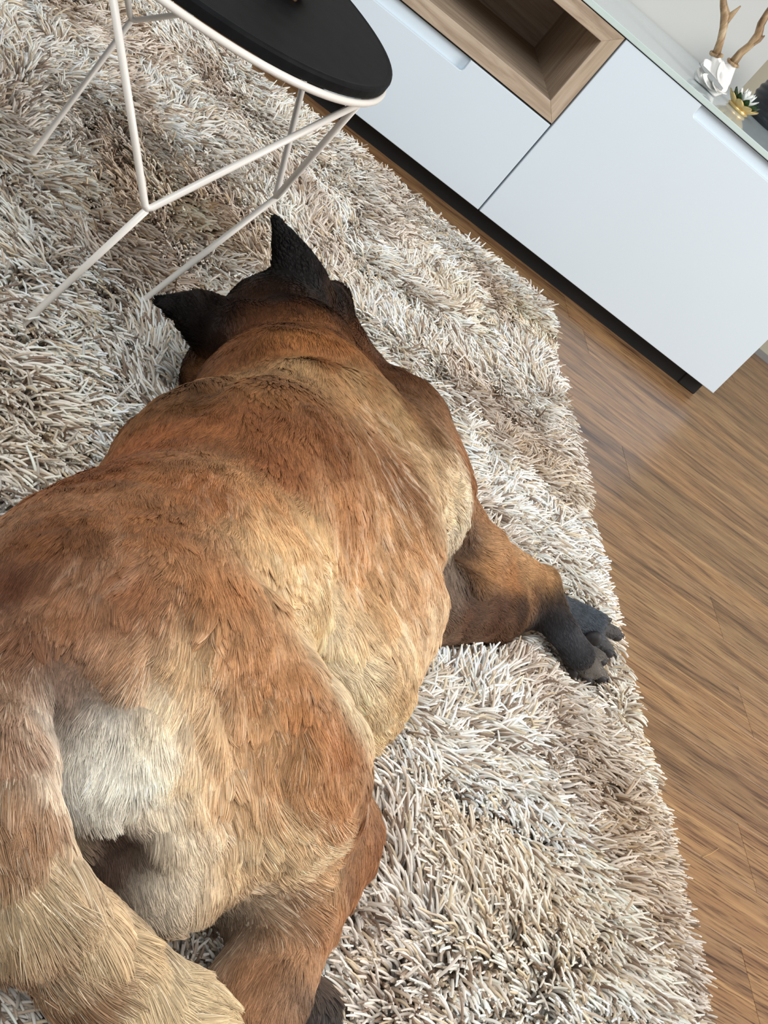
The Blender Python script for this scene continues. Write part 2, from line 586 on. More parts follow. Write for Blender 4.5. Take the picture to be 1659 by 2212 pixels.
def surface_nets(f, lo, hi, vox):
    n = np.ceil((np.array(hi) - lo) / vox).astype(int) + 1
    ax_ = [lo[i] + vox * np.arange(n[i]) for i in range(3)]
    G_ = np.stack(np.meshgrid(*ax_, indexing='ij'), -1).reshape(-1, 3)
    V = np.concatenate([f(G_[s:s + 200000]) for s in range(0, len(G_), 200000)]).reshape(n)
    ins = V < 0
    cnt = np.zeros(n - 1); acc = np.zeros((*(n - 1), 3))
    corners = [(x, y, z) for x in (0, 1) for y in (0, 1) for z in (0, 1)]
    def sub(A, c): return A[c[0]:n[0] - 1 + c[0], c[1]:n[1] - 1 + c[1], c[2]:n[2] - 1 + c[2]]
    for c in corners:
        for d in range(3):
            if c[d] == 0:
                e = list(c); e[d] = 1
                va, vb = sub(V, c), sub(V, e)
                m = (va < 0) != (vb < 0)
                t = np.where(m, va / np.where(m, va - vb, 1), 0)
                p = np.zeros((*(n - 1), 3)) + np.array(c, float)
                p[..., d] += t
                acc += p * m[..., None]
                cnt += m
    act = cnt > 0
    idx = -np.ones(n - 1, int)
    idx[act] = np.arange(act.sum())
    cell = np.argwhere(act)
    verts = lo + vox * (cell + acc[act] / cnt[act][:, None])
    faces = []
    for d in range(3):
        u, w_ = (d + 1) % 3, (d + 2) % 3
        a = np.moveaxis(ins, (d, u, w_), (0, 1, 2)); I = np.moveaxis(idx, (d, u, w_), (0, 1, 2))
        m = a[:-1, 1:-1, 1:-1] != a[1:, 1:-1, 1:-1]
        s = a[:-1, 1:-1, 1:-1][m]
        q = np.stack([I[:, :-1, :-1][m], I[:, 1:, :-1][m], I[:, 1:, 1:][m], I[:, :-1, 1:][m]], 1)
        q[~s] = q[~s][:, ::-1]
        faces.append(q)
    return verts, np.concatenate(faces)


def grad(f, p, e=0.0012):
    g = np.stack([f(p + np.eye(3)[i] * e) - f(p - np.eye(3)[i] * e) for i in range(3)], 1)
    return g / np.maximum(np.linalg.norm(g, axis=1, keepdims=True), 1e-9)


def nets_obj(name, f, lo, hi, vox, mat, parent):
    v, q = surface_nets(f, lo, hi, vox)
    for _ in range(2):
        v = v - grad(f, v) * np.clip(f(v), -vox, vox)[:, None] * 0.9
    off = np.array(parent.location) if parent is not None else np.zeros(3)
    me = bpy.data.meshes.new(name)
    me.vertices.add(len(v)); me.loops.add(4 * len(q)); me.polygons.add(len(q))
    me.vertices.foreach_set('co', (v - off).astype(np.float32).ravel())
    me.loops.foreach_set('vertex_index', q.astype(np.int32).ravel())
    me.polygons.foreach_set('loop_start', (np.arange(len(q)) * 4).astype(np.int32))
    me.update(calc_edges=True)
    me.validate()
    me.polygons.foreach_set('use_smooth', [True] * len(me.polygons))
    o = bpy.data.objects.new(name, me)
    COL.objects.link(o)
    me.materials.append(mat)
    if parent is not None:
        o.parent = parent
    return o, v, q



b1, b2 = (-0.4182, 0.1300, 0.4906), (-0.3842, 0.1300, 0.4976)
body = blob_union('body', [
    ((-0.4164, 0.1150, 0.4274), 0.008, (-0.3811, 0.1200, 0.4321), 0.009),
    ((-0.3961, 0.1400, 0.4498), 0.022, (-0.3805, 0.1400, 0.4579), 0.022),
    ((-0.4167, 0.1350, 0.4479), 0.009, (-0.4139, 0.1400, 0.4676), 0.011),
    ((-0.4127, 0.1250, 0.4438), 0.011, (-0.4177, 0.1300, 0.4595), 0.010),
    ((-0.3937, 0.1350, 0.4662), 0.014, b1, 0.0088),
    ((-0.3753, 0.1350, 0.4680), 0.015, b2, 0.0092),
    ((-0.3871, 0.1250, 0.4747), 0.009, (-0.3993, 0.1300, 0.4846), 0.007),
    ((-0.3793, 0.1200, 0.4422), 0.010, (-0.3692, 0.1250, 0.4570), 0.010),
], M_PORC, orn, 0.0026, 0.005)


for (p0, p1, wd_) in (((-0.3805, 0.1200, 0.4434), (-0.4221, 0.1000, 0.4260), 0.026), ((-0.3748, 0.1200, 0.4436), (-0.3958, 0.0950, 0.4230), 0.028), ((-0.3702, 0.1200, 0.4472), (-0.3748, 0.0920, 0.4364), 0.026),
                     ((-0.3944, 0.1300, 0.4503), (-0.4294, 0.1200, 0.4429), 0.030), ((-0.3943, 0.1250, 0.4584), (-0.4305, 0.1250, 0.4700), 0.028), ((-0.3819, 0.1200, 0.4636), (-0.4048, 0.1220, 0.4892), 0.018)):
    v0, v1 = Vector(p0), Vector(p1)
    v1.z = max(v1.z, GZ + 0.012)
    v0.z = max(v0.z, GZ + 0.014)
    bm_obj('petal', petal(bmesh.new(), v0, v1 - v0, Vector((-0.3, -0.7, 0.5)), (v1 - v0).length, wd_, 0.22, 0.15, 8, 6, 0.0012), M_PORC, orn, smooth=True)
q0, q1 = Vector((-0.3737, 0.1050, 0.4562)), Vector((-0.4368, 0.1150, 0.4598))
bm_obj('grey_leaf', petal(bmesh.new(), q0, q1 - q0, Vector((-0.2, -0.6, 0.7)), (q1 - q0).length, 0.012, 0.10, 0.1, 8, 4, 0.001), plain('grey_leaf', (150, 152, 150), 0.3), orn, smooth=True)


def antler(P, rads, tine, tr_):
    P = [Vector(p) for p in P]
    an = bm_obj('antler', tube(tube(bmesh.new(), P, rads, 10), [Vector(p) for p in tine], tr_, 8), M_ANTLER, orn, smooth=True)
    bm = bmesh.new()
    d = (P[1] - P[0]).normalized()
    u = d.orthogonal().normalized(); s = d.cross(u)
    tube(bm, [P[0] + (u * math.cos(a) + s * math.sin(a)) * (0.0098 + 0.0014 * math.sin(5 * a)) for a in np.linspace(0, 2 * math.pi, 24, endpoint=False)], 0.0031, 8, closed=True)
    br = bm_obj('burr', bm, M_ANTLER, smooth=True)
    br.parent = an
    br.matrix_parent_inverse = Matrix.Translation(-Vector(orn.location)) if False else Matrix.Identity(4)
    return an


antler([(-0.4193, 0.1300, 0.4929), (-0.4299, 0.1280, 0.5133), (-0.4433, 0.1260, 0.5342), (-0.4570, 0.1250, 0.5522), (-0.4724, 0.1240, 0.5626), (-0.5035, 0.1200, 0.5890)],
       [0.0078, 0.0068, 0.0072, 0.0090, 0.0068, 0.003],
       [(-0.4489, 0.1260, 0.5421), (-0.4496, 0.1220, 0.5590), (-0.4489, 0.1180, 0.5799)], [0.0075, 0.0055, 0.0012])
antler([(-0.3846, 0.1300, 0.5004), (-0.3872, 0.1280, 0.5221), (-0.3843, 0.1260, 0.5417), (-0.3858, 0.1250, 0.5636), (-0.3963, 0.1240, 0.5802), (-0.4025, 0.1200, 0.6008), (-0.4103, 0.1200, 0.6329)],
       [0.0085, 0.0070, 0.0066, 0.0080, 0.0070, 0.0060, 0.002],
       [(-0.3840, 0.1260, 0.5461), (-0.3797, 0.1220, 0.5590), (-0.3786, 0.1180, 0.5704)], [0.0065, 0.0048, 0.001])


lx, ly = (-0.2876, 0.2141, 0.4370)[:2]
def pz(x, y, z=0.0):
    return (x, y, GZ + z)


lot = tag(empty('lotus_flower', pz(lx, ly)), 'white lotus flower in a ring of green and gold petals beside the antler ornament', 'flower')
bm_obj('base', lathe(bmesh.new(), [(0.001, 0), (0.020, 0.0), (0.024, 0.004), (0.018, 0.009), (0.001, 0.010)], 24, pz(lx, ly)), M_GOLD, lot, smooth=True)
for ringn, (cnt_, ln, wd, z0, tilt, mat, nm) in enumerate([
        (9, 0.029, 0.025, 0.004, 0.55, M_GOLD, 'gold_petal'), (9, 0.028, 0.017, 0.009, 0.95, M_LEAF, 'green_petal'),
        (8, 0.028, 0.014, 0.014, 1.1, M_WPET, 'white_petal'), (6, 0.026, 0.012, 0.016, 2.6, M_WPET, 'white_petal')]):
    for k in range(cnt_):
        a = 2 * math.pi * (k + 0.5 * (ringn % 2)) / cnt_
        out = Vector((math.cos(a), math.sin(a), tilt * 0.55))
        up = Vector((-math.cos(a) * tilt * 0.55, -math.sin(a) * tilt * 0.55, 1))
        r0 = 0.012 if ringn < 2 else 0.004
        bm_obj(nm, petal(bmesh.new(), pz(lx + r0 * math.cos(a), ly + r0 * math.sin(a), z0), out, up, ln, wd, 0.35, 0.2 if ringn < 2 else 0.4), mat, lot, smooth=True)

# dark ornament with swirling grooves
kx, ky = (-0.1766, 0.3558, 0.4370)[:2]
kr = 0.055
bm = bmesh.new()
bmesh.ops.create_uvsphere(bm, u_segments=96, v_segments=64, radius=1.0)
for v in bm.verts:
    c = v.co.copy()
    th = math.atan2(c.y, c.x)
    ph = math.acos(max(-1, min(1, c.z)))
    g = 1 + 0.022 * math.sin(26 * ph + 2.0 * math.sin(2 * th) + th)
    zz = c.z * kr * 1.05 * g
    v.co = (kx + c.x * kr * g, ky + c.y * kr * g, GZ + kr * 0.86 + max(zz, -kr * 0.86))
bo = bm_obj('round_ornament', bm, M_BLACKO, smooth=True)
tag(bo, 'black round ornament with swirling grooves on the glass top', 'ornament')

# ------------------------------------------------------------------ DOG
# joints in metres: (start, radius, end, radius, blend, hair length)
PR = [
    ((-1.0041, -1.5584, 0.1150), 0.0960, (-1.0308, -1.6965, 0.1150), 0.0940, 0.050),  # rib back
    ((-0.9092, -1.3940, 0.1050), 0.0950, (-0.9003, -1.4876, 0.1000), 0.0900, 0.060),  # rib chest
    ((-0.9712, -1.4070, 0.1200), 0.0720, (-1.0112, -1.5650, 0.1200), 0.0900, 0.050),  # withers
    ((-0.8370, -1.2265, 0.1000), 0.0560, (-0.8088, -1.2925, 0.0950), 0.0560, 0.050),  # shoulder
    ((-0.8667, -1.2408, 0.1000), 0.0600, (-0.8469, -1.3559, 0.1000), 0.0750, 0.050),  # chest side
    ((-0.9728, -1.3075, 0.1250), 0.0680, (-0.9774, -1.3780, 0.1250), 0.0850, 0.035),  # neck
    ((-1.0264, -1.2814, 0.0750), 0.0400, (-1.0032, -1.2564, 0.1000), 0.0500, 0.030),  # neck left
    ((-1.0047, -1.2747, 0.1350), 0.0580, (-1.0155, -1.2559, 0.1400), 0.0460, 0.030),  # skull
    ((-0.8895, -1.1495, 0.0900), 0.0400, (-0.9469, -1.1696, 0.1150), 0.0460, 0.050),  # cheek right
    ((-0.9598, -1.1443, 0.1500), 0.0220, (-0.9992, -1.2301, 0.1600), 0.0220, 0.012),  # ear base
    ((-1.0581, -1.3042, 0.1250), 0.0200, (-1.0458, -1.3064, 0.1450), 0.0220, 0.012),  # ear base
    ((-1.0497, -1.7318, 0.1120), 0.0940, (-1.0662, -1.8228, 0.1150), 0.0900, 0.050),  # loin
    ((-0.8758, -1.5518, 0.0850), 0.0800, (-0.8828, -1.6279, 0.0750), 0.0680, 0.050),  # belly
    ((-0.9171, -1.6305, 0.0850), 0.0650, (-0.9474, -1.5743, 0.0950), 0.0700, 0.050),  # flank
    ((-1.0658, -1.8231, 0.1250), 0.0880, (-1.0213, -1.8461, 0.1000), 0.0800, 0.050),  # pelvis
    ((-1.0355, -1.8078, 0.1480), 0.0660, (-0.9641, -1.8384, 0.1300), 0.0640, 0.014),  # thigh
    ((-1.0368, -1.7379, 0.1280), 0.0520, (-0.9938, -1.7855, 0.1350), 0.0520, 0.016),  # thigh ridge
    ((-0.9630, -1.8358, 0.1280), 0.0620, (-0.8813, -1.8081, 0.0850), 0.0360, 0.030),  # thigh low
    ((-0.9769, -1.8454, 0.0700), 0.0600, (-0.9237, -1.8461, 0.0720), 0.0480, 0.030),  # under thigh
    ((-0.8807, -1.8165, 0.0850), 0.0340, (-0.8985, -1.9333, 0.0550), 0.0260, 0.020),  # shank
    ((-0.8985, -1.9333, 0.0550), 0.0260, (-0.9171, -1.9983, 0.0500), 0.0180, 0.020),  # hock
    ((-1.0652, -1.9126, 0.1400), 0.0380, (-1.0039, -1.9064, 0.0850), 0.0450, 0.030),  # buttock
    ((-1.1056, -1.7573, 0.1050), 0.0600, (-1.1317, -1.9050, 0.1380), 0.0320, 0.050),  # tail a
    ((-1.1317, -1.9050, 0.1380), 0.0320, (-1.1293, -1.9599, 0.1500), 0.0260, 0.020),  # tail b
    ((-1.1293, -1.9599, 0.1500), 0.0260, (-1.1145, -1.9934, 0.1450), 0.0240, 0.006),  # tail c
    ((-1.1145, -1.9934, 0.1450), 0.0240, (-1.0849, -2.0036, 0.1200), 0.0270, 0.006),  # tail d
    ((-1.0849, -2.0036, 0.1200), 0.0270, (-1.0330, -1.9975, 0.0920), 0.0260, 0.006),  # tail e
    ((-1.0330, -1.9975, 0.0920), 0.0260, (-0.9701, -1.9945, 0.0720), 0.0270, 0.006),  # tail f
    ((-0.9701, -1.9945, 0.0720), 0.0270, (-0.9073, -1.9998, 0.0500), 0.0220, 0.006),  # tail g
    ((-0.7947, -1.2646, 0.0850), 0.0460, (-0.7018, -1.2692, 0.0620), 0.0340, 0.030),  # upper arm
    ((-0.7018, -1.2692, 0.0620), 0.0340, (-0.5989, -1.2242, 0.0560), 0.0200, 0.015),  # forearm
    ((-0.5963, -1.2192, 0.0560), 0.0200, (-0.5652, -1.2679, 0.0480), 0.0155, 0.010),  # pastern
    ((-0.5652, -1.2679, 0.0480), 0.0155, (-0.5326, -1.2788, 0.0400), 0.0165, 0.010),  # paw
    ((-0.7633, -1.3882, 0.0450), 0.0450, (-0.6564, -1.3004, 0.0360), 0.0300, 0.030),  # low upper arm
    ((-0.6564, -1.3004, 0.0360), 0.0300, (-0.5679, -1.2121, 0.0340), 0.0200, 0.020),  # low forearm
    ((-0.5674, -1.2072, 0.0340), 0.0180, (-0.4976, -1.1853, 0.0360), 0.0165, 0.012),  # low paw
    ((-0.5413, -1.2768, 0.0470), 0.0085, (-0.5015, -1.2587, 0.0420), 0.0072, 0.003),  # toe
    ((-0.5392, -1.2797, 0.0420), 0.0085, (-0.4920, -1.2687, 0.0300), 0.0078, 0.003),  # toe
    ((-0.5383, -1.2786, 0.0360), 0.0085, (-0.5047, -1.2741, 0.0220), 0.0072, 0.003),  # toe
    ((-0.5468, -1.2754, 0.0340), 0.0080, (-0.5253, -1.2760, 0.0220), 0.0066, 0.003),  # toe
    ((-0.5115, -1.1916, 0.0440), 0.0085, (-0.4865, -1.1771, 0.0440), 0.0070, 0.003),  # toe
    ((-0.4983, -1.1871, 0.0380), 0.0085, (-0.4595, -1.1726, 0.0360), 0.0076, 0.003),  # toe
    ((-0.4972, -1.1932, 0.0320), 0.0085, (-0.4659, -1.1977, 0.0260), 0.0074, 0.003),  # toe
    ((-0.5039, -1.1879, 0.0300), 0.0080, (-0.4857, -1.2012, 0.0220), 0.0066, 0.003),  # toe
    ((-1.0107, -1.2318, 0.1300), 0.0420, (-1.0157, -1.2162, 0.0900), 0.0340, 0.030),  # brow
    ((-0.8780, -1.8871, 0.0400), 0.0160, (-0.8493, -1.8988, 0.0300), 0.0170, 0.015),  # left hind foot
    ((-0.8493, -1.8988, 0.0300), 0.0170, (-0.8271, -1.9127, 0.0240), 0.0150, 0.010),  # left hind foot
    ((-1.0160, -1.2160, 0.0880), 0.0340, (-1.0160, -1.1500, 0.0500), 0.0250, 0.020),  # muzzle
    ((-1.0160, -1.1500, 0.0500), 0.0250, (-1.0160, -1.1250, 0.0420), 0.0210, 0.010),  # muzzle tip
]
EARS = [
    # base centre, tip, outward normal of the back of the ear, half width at base, cup
    ((-0.9995, -1.2205, 0.1700), (-1.0773, -1.2468, 0.2250), (-0.2500, -0.7500, 0.5500), 0.030, 0.55),
    ((-1.0634, -1.2960, 0.1250), (-1.1310, -1.3649, 0.1400), (-0.1000, -0.7500, 0.6000), 0.030, 0.45),
]


def ear_sdf(q, base, tip, nrm, W0, cup):
    a = tip - base
    L = np.linalg.norm(a); a = a / L
    n = nrm - a * (nrm @ a); n = n / np.linalg.norm(n)
    s = np.cross(a, n)
    r = q - base
    t, ww, h = (r @ a) / L, r @ s, r @ n
    tt = np.clip(t, 0, 1)
    Wt = W0 * np.clip(1 - tt, 0, 1) ** 0.95 * (0.92 + 0.5 * tt * (1 - tt)) + 0.003
    mid = -cup * (ww / W0) ** 2 * W0 + 0.10 * L * np.sin(tt * 3.0) * 0.3
    th = 0.0035 + 0.004 * (1 - tt)
    d1 = np.abs(h - mid) - th
    d2 = np.abs(ww) - Wt
    d3 = np.maximum(t - 1, -0.25 - t) * L
    d = np.maximum(np.maximum(d1, d2), d3)
    o_ = np.sqrt(np.maximum(d1, 0) ** 2 + np.maximum(d2, 0) ** 2 + np.maximum(d3, 0) ** 2)
    return np.where(d > 0, o_, d) * 0.9


PRA = [(np.array(a, float), ra, np.array(b, float), rb, k) for a, ra, b, rb, k in PR]


FOLDS = [
    ((-1.0770, -1.8511, 0.2172), (-1.0583, -1.8816, 0.2027), 0.0165, 0.0072),
    ((-1.0639, -1.8769, 0.2061), (-1.0712, -1.9056, 0.1874), 0.0150, 0.0066),
    ((-1.1207, -1.9066, 0.1813), (-1.0907, -1.9145, 0.1808), 0.0200, 0.0100),
    ((-1.1156, -1.9192, 0.1779), (-1.0980, -1.9503, 0.1480), 0.0160, 0.0090),
    ((-1.0328, -1.8779, 0.1981), (-1.0032, -1.8953, 0.1705), 0.0090, 0.0055),
    ((-1.0039, -1.8621, 0.1964), (-0.9913, -1.8941, 0.1696), 0.0090, 0.0055),
    ((-0.9781, -1.8654, 0.1937), (-0.9672, -1.8941, 0.1707), 0.0090, 0.0055),
    ((-1.0561, -1.8670, 0.2112), (-1.0564, -1.8926, 0.1942), 0.0105, 0.0055),
    ((-1.0815, -1.8718, 0.2078), (-1.0744, -1.8940, 0.1937), 0.0090, 0.0055),
    ((-1.0319, -1.8608, 0.2076), (-1.0074, -1.8748, 0.1892), 0.0060, 0.0055),
    ((-1.0886, -1.5860, 0.1870), (-1.0314, -1.4088, 0.1893), 0.0100, 0.0132),
    ((-1.0314, -1.4088, 0.1893), (-0.9447, -1.3808, 0.2118), 0.0100, 0.0132),
    ((-0.8273, -1.5251, 0.1601), (-0.7064, -1.3641, 0.0759), 0.0120, 0.0154),
    ((-1.0295, -1.7818, 0.2154), (-0.9195, -1.7006, 0.1297), 0.0060, 0.0110),
    ((-0.9195, -1.7006, 0.1297), (-0.8480, -1.6898, 0.0861), 0.0060, 0.0110),
    ((-1.0312, -1.4102, 0.1892), (-0.9711, -1.3944, 0.2134), 0.0100, 0.0080),
    ((-1.0869, -1.5796, 0.1891), (-1.0414, -1.4183, 0.1776), 0.0100, 0.0080),
    ((-1.0516, -1.9511, 0.1265), (-1.0236, -1.9512, 0.1111), 0.0160, 0.0100),
]
FOLDA = [(np.array(a), np.array(b), dp, wd) for a, b, dp, wd in FOLDS]


def dog_body(q):
    d = None
    for a, ra, b, rb, k in PRA:
        di = rcone(q, a, b, ra, rb)
        d = di if d is None else smin(d, di, k)
    for a, b, dp, wd in FOLDA:      # creases in the skin
        ba = b - a
        t = np.clip(((q - a) @ ba) / (ba @ ba), 0, 1)
        r2 = ((q - (a + t[:, None] * ba)) ** 2).sum(1)
        d = d + dp * np.exp(-r2 / (wd * wd)) * np.sin(np.pi * np.clip(t, 0.08, 0.92)) ** 0.5
    return d


def dog_sdf(q):
    d = dog_body(q)
    for b, t, n, w0, cup in EARS:
        d = smin(d, ear_sdf(q, np.array(b), np.array(t), np.array(n), w0, cup), 0.008)
    # lies on the rug: flattened underneath
    d = -smin(-d, -(0.014 - q[:, 2]), 0.012)
    return d



dog = tag(empty('dog', (-0.95, -1.6, 0.014)), 'large fawn and brown short-haired dog with black ears lying asleep on the rug', 'dog')
lo = np.array([-1.36, -2.24, -0.01]); hi = np.array([-0.42, -1.02, 0.36])
skin, V, Q = nets_obj('body', dog_sdf, lo, hi, 0.0052, M_SKIN, dog)
N = grad(dog_sdf, V)

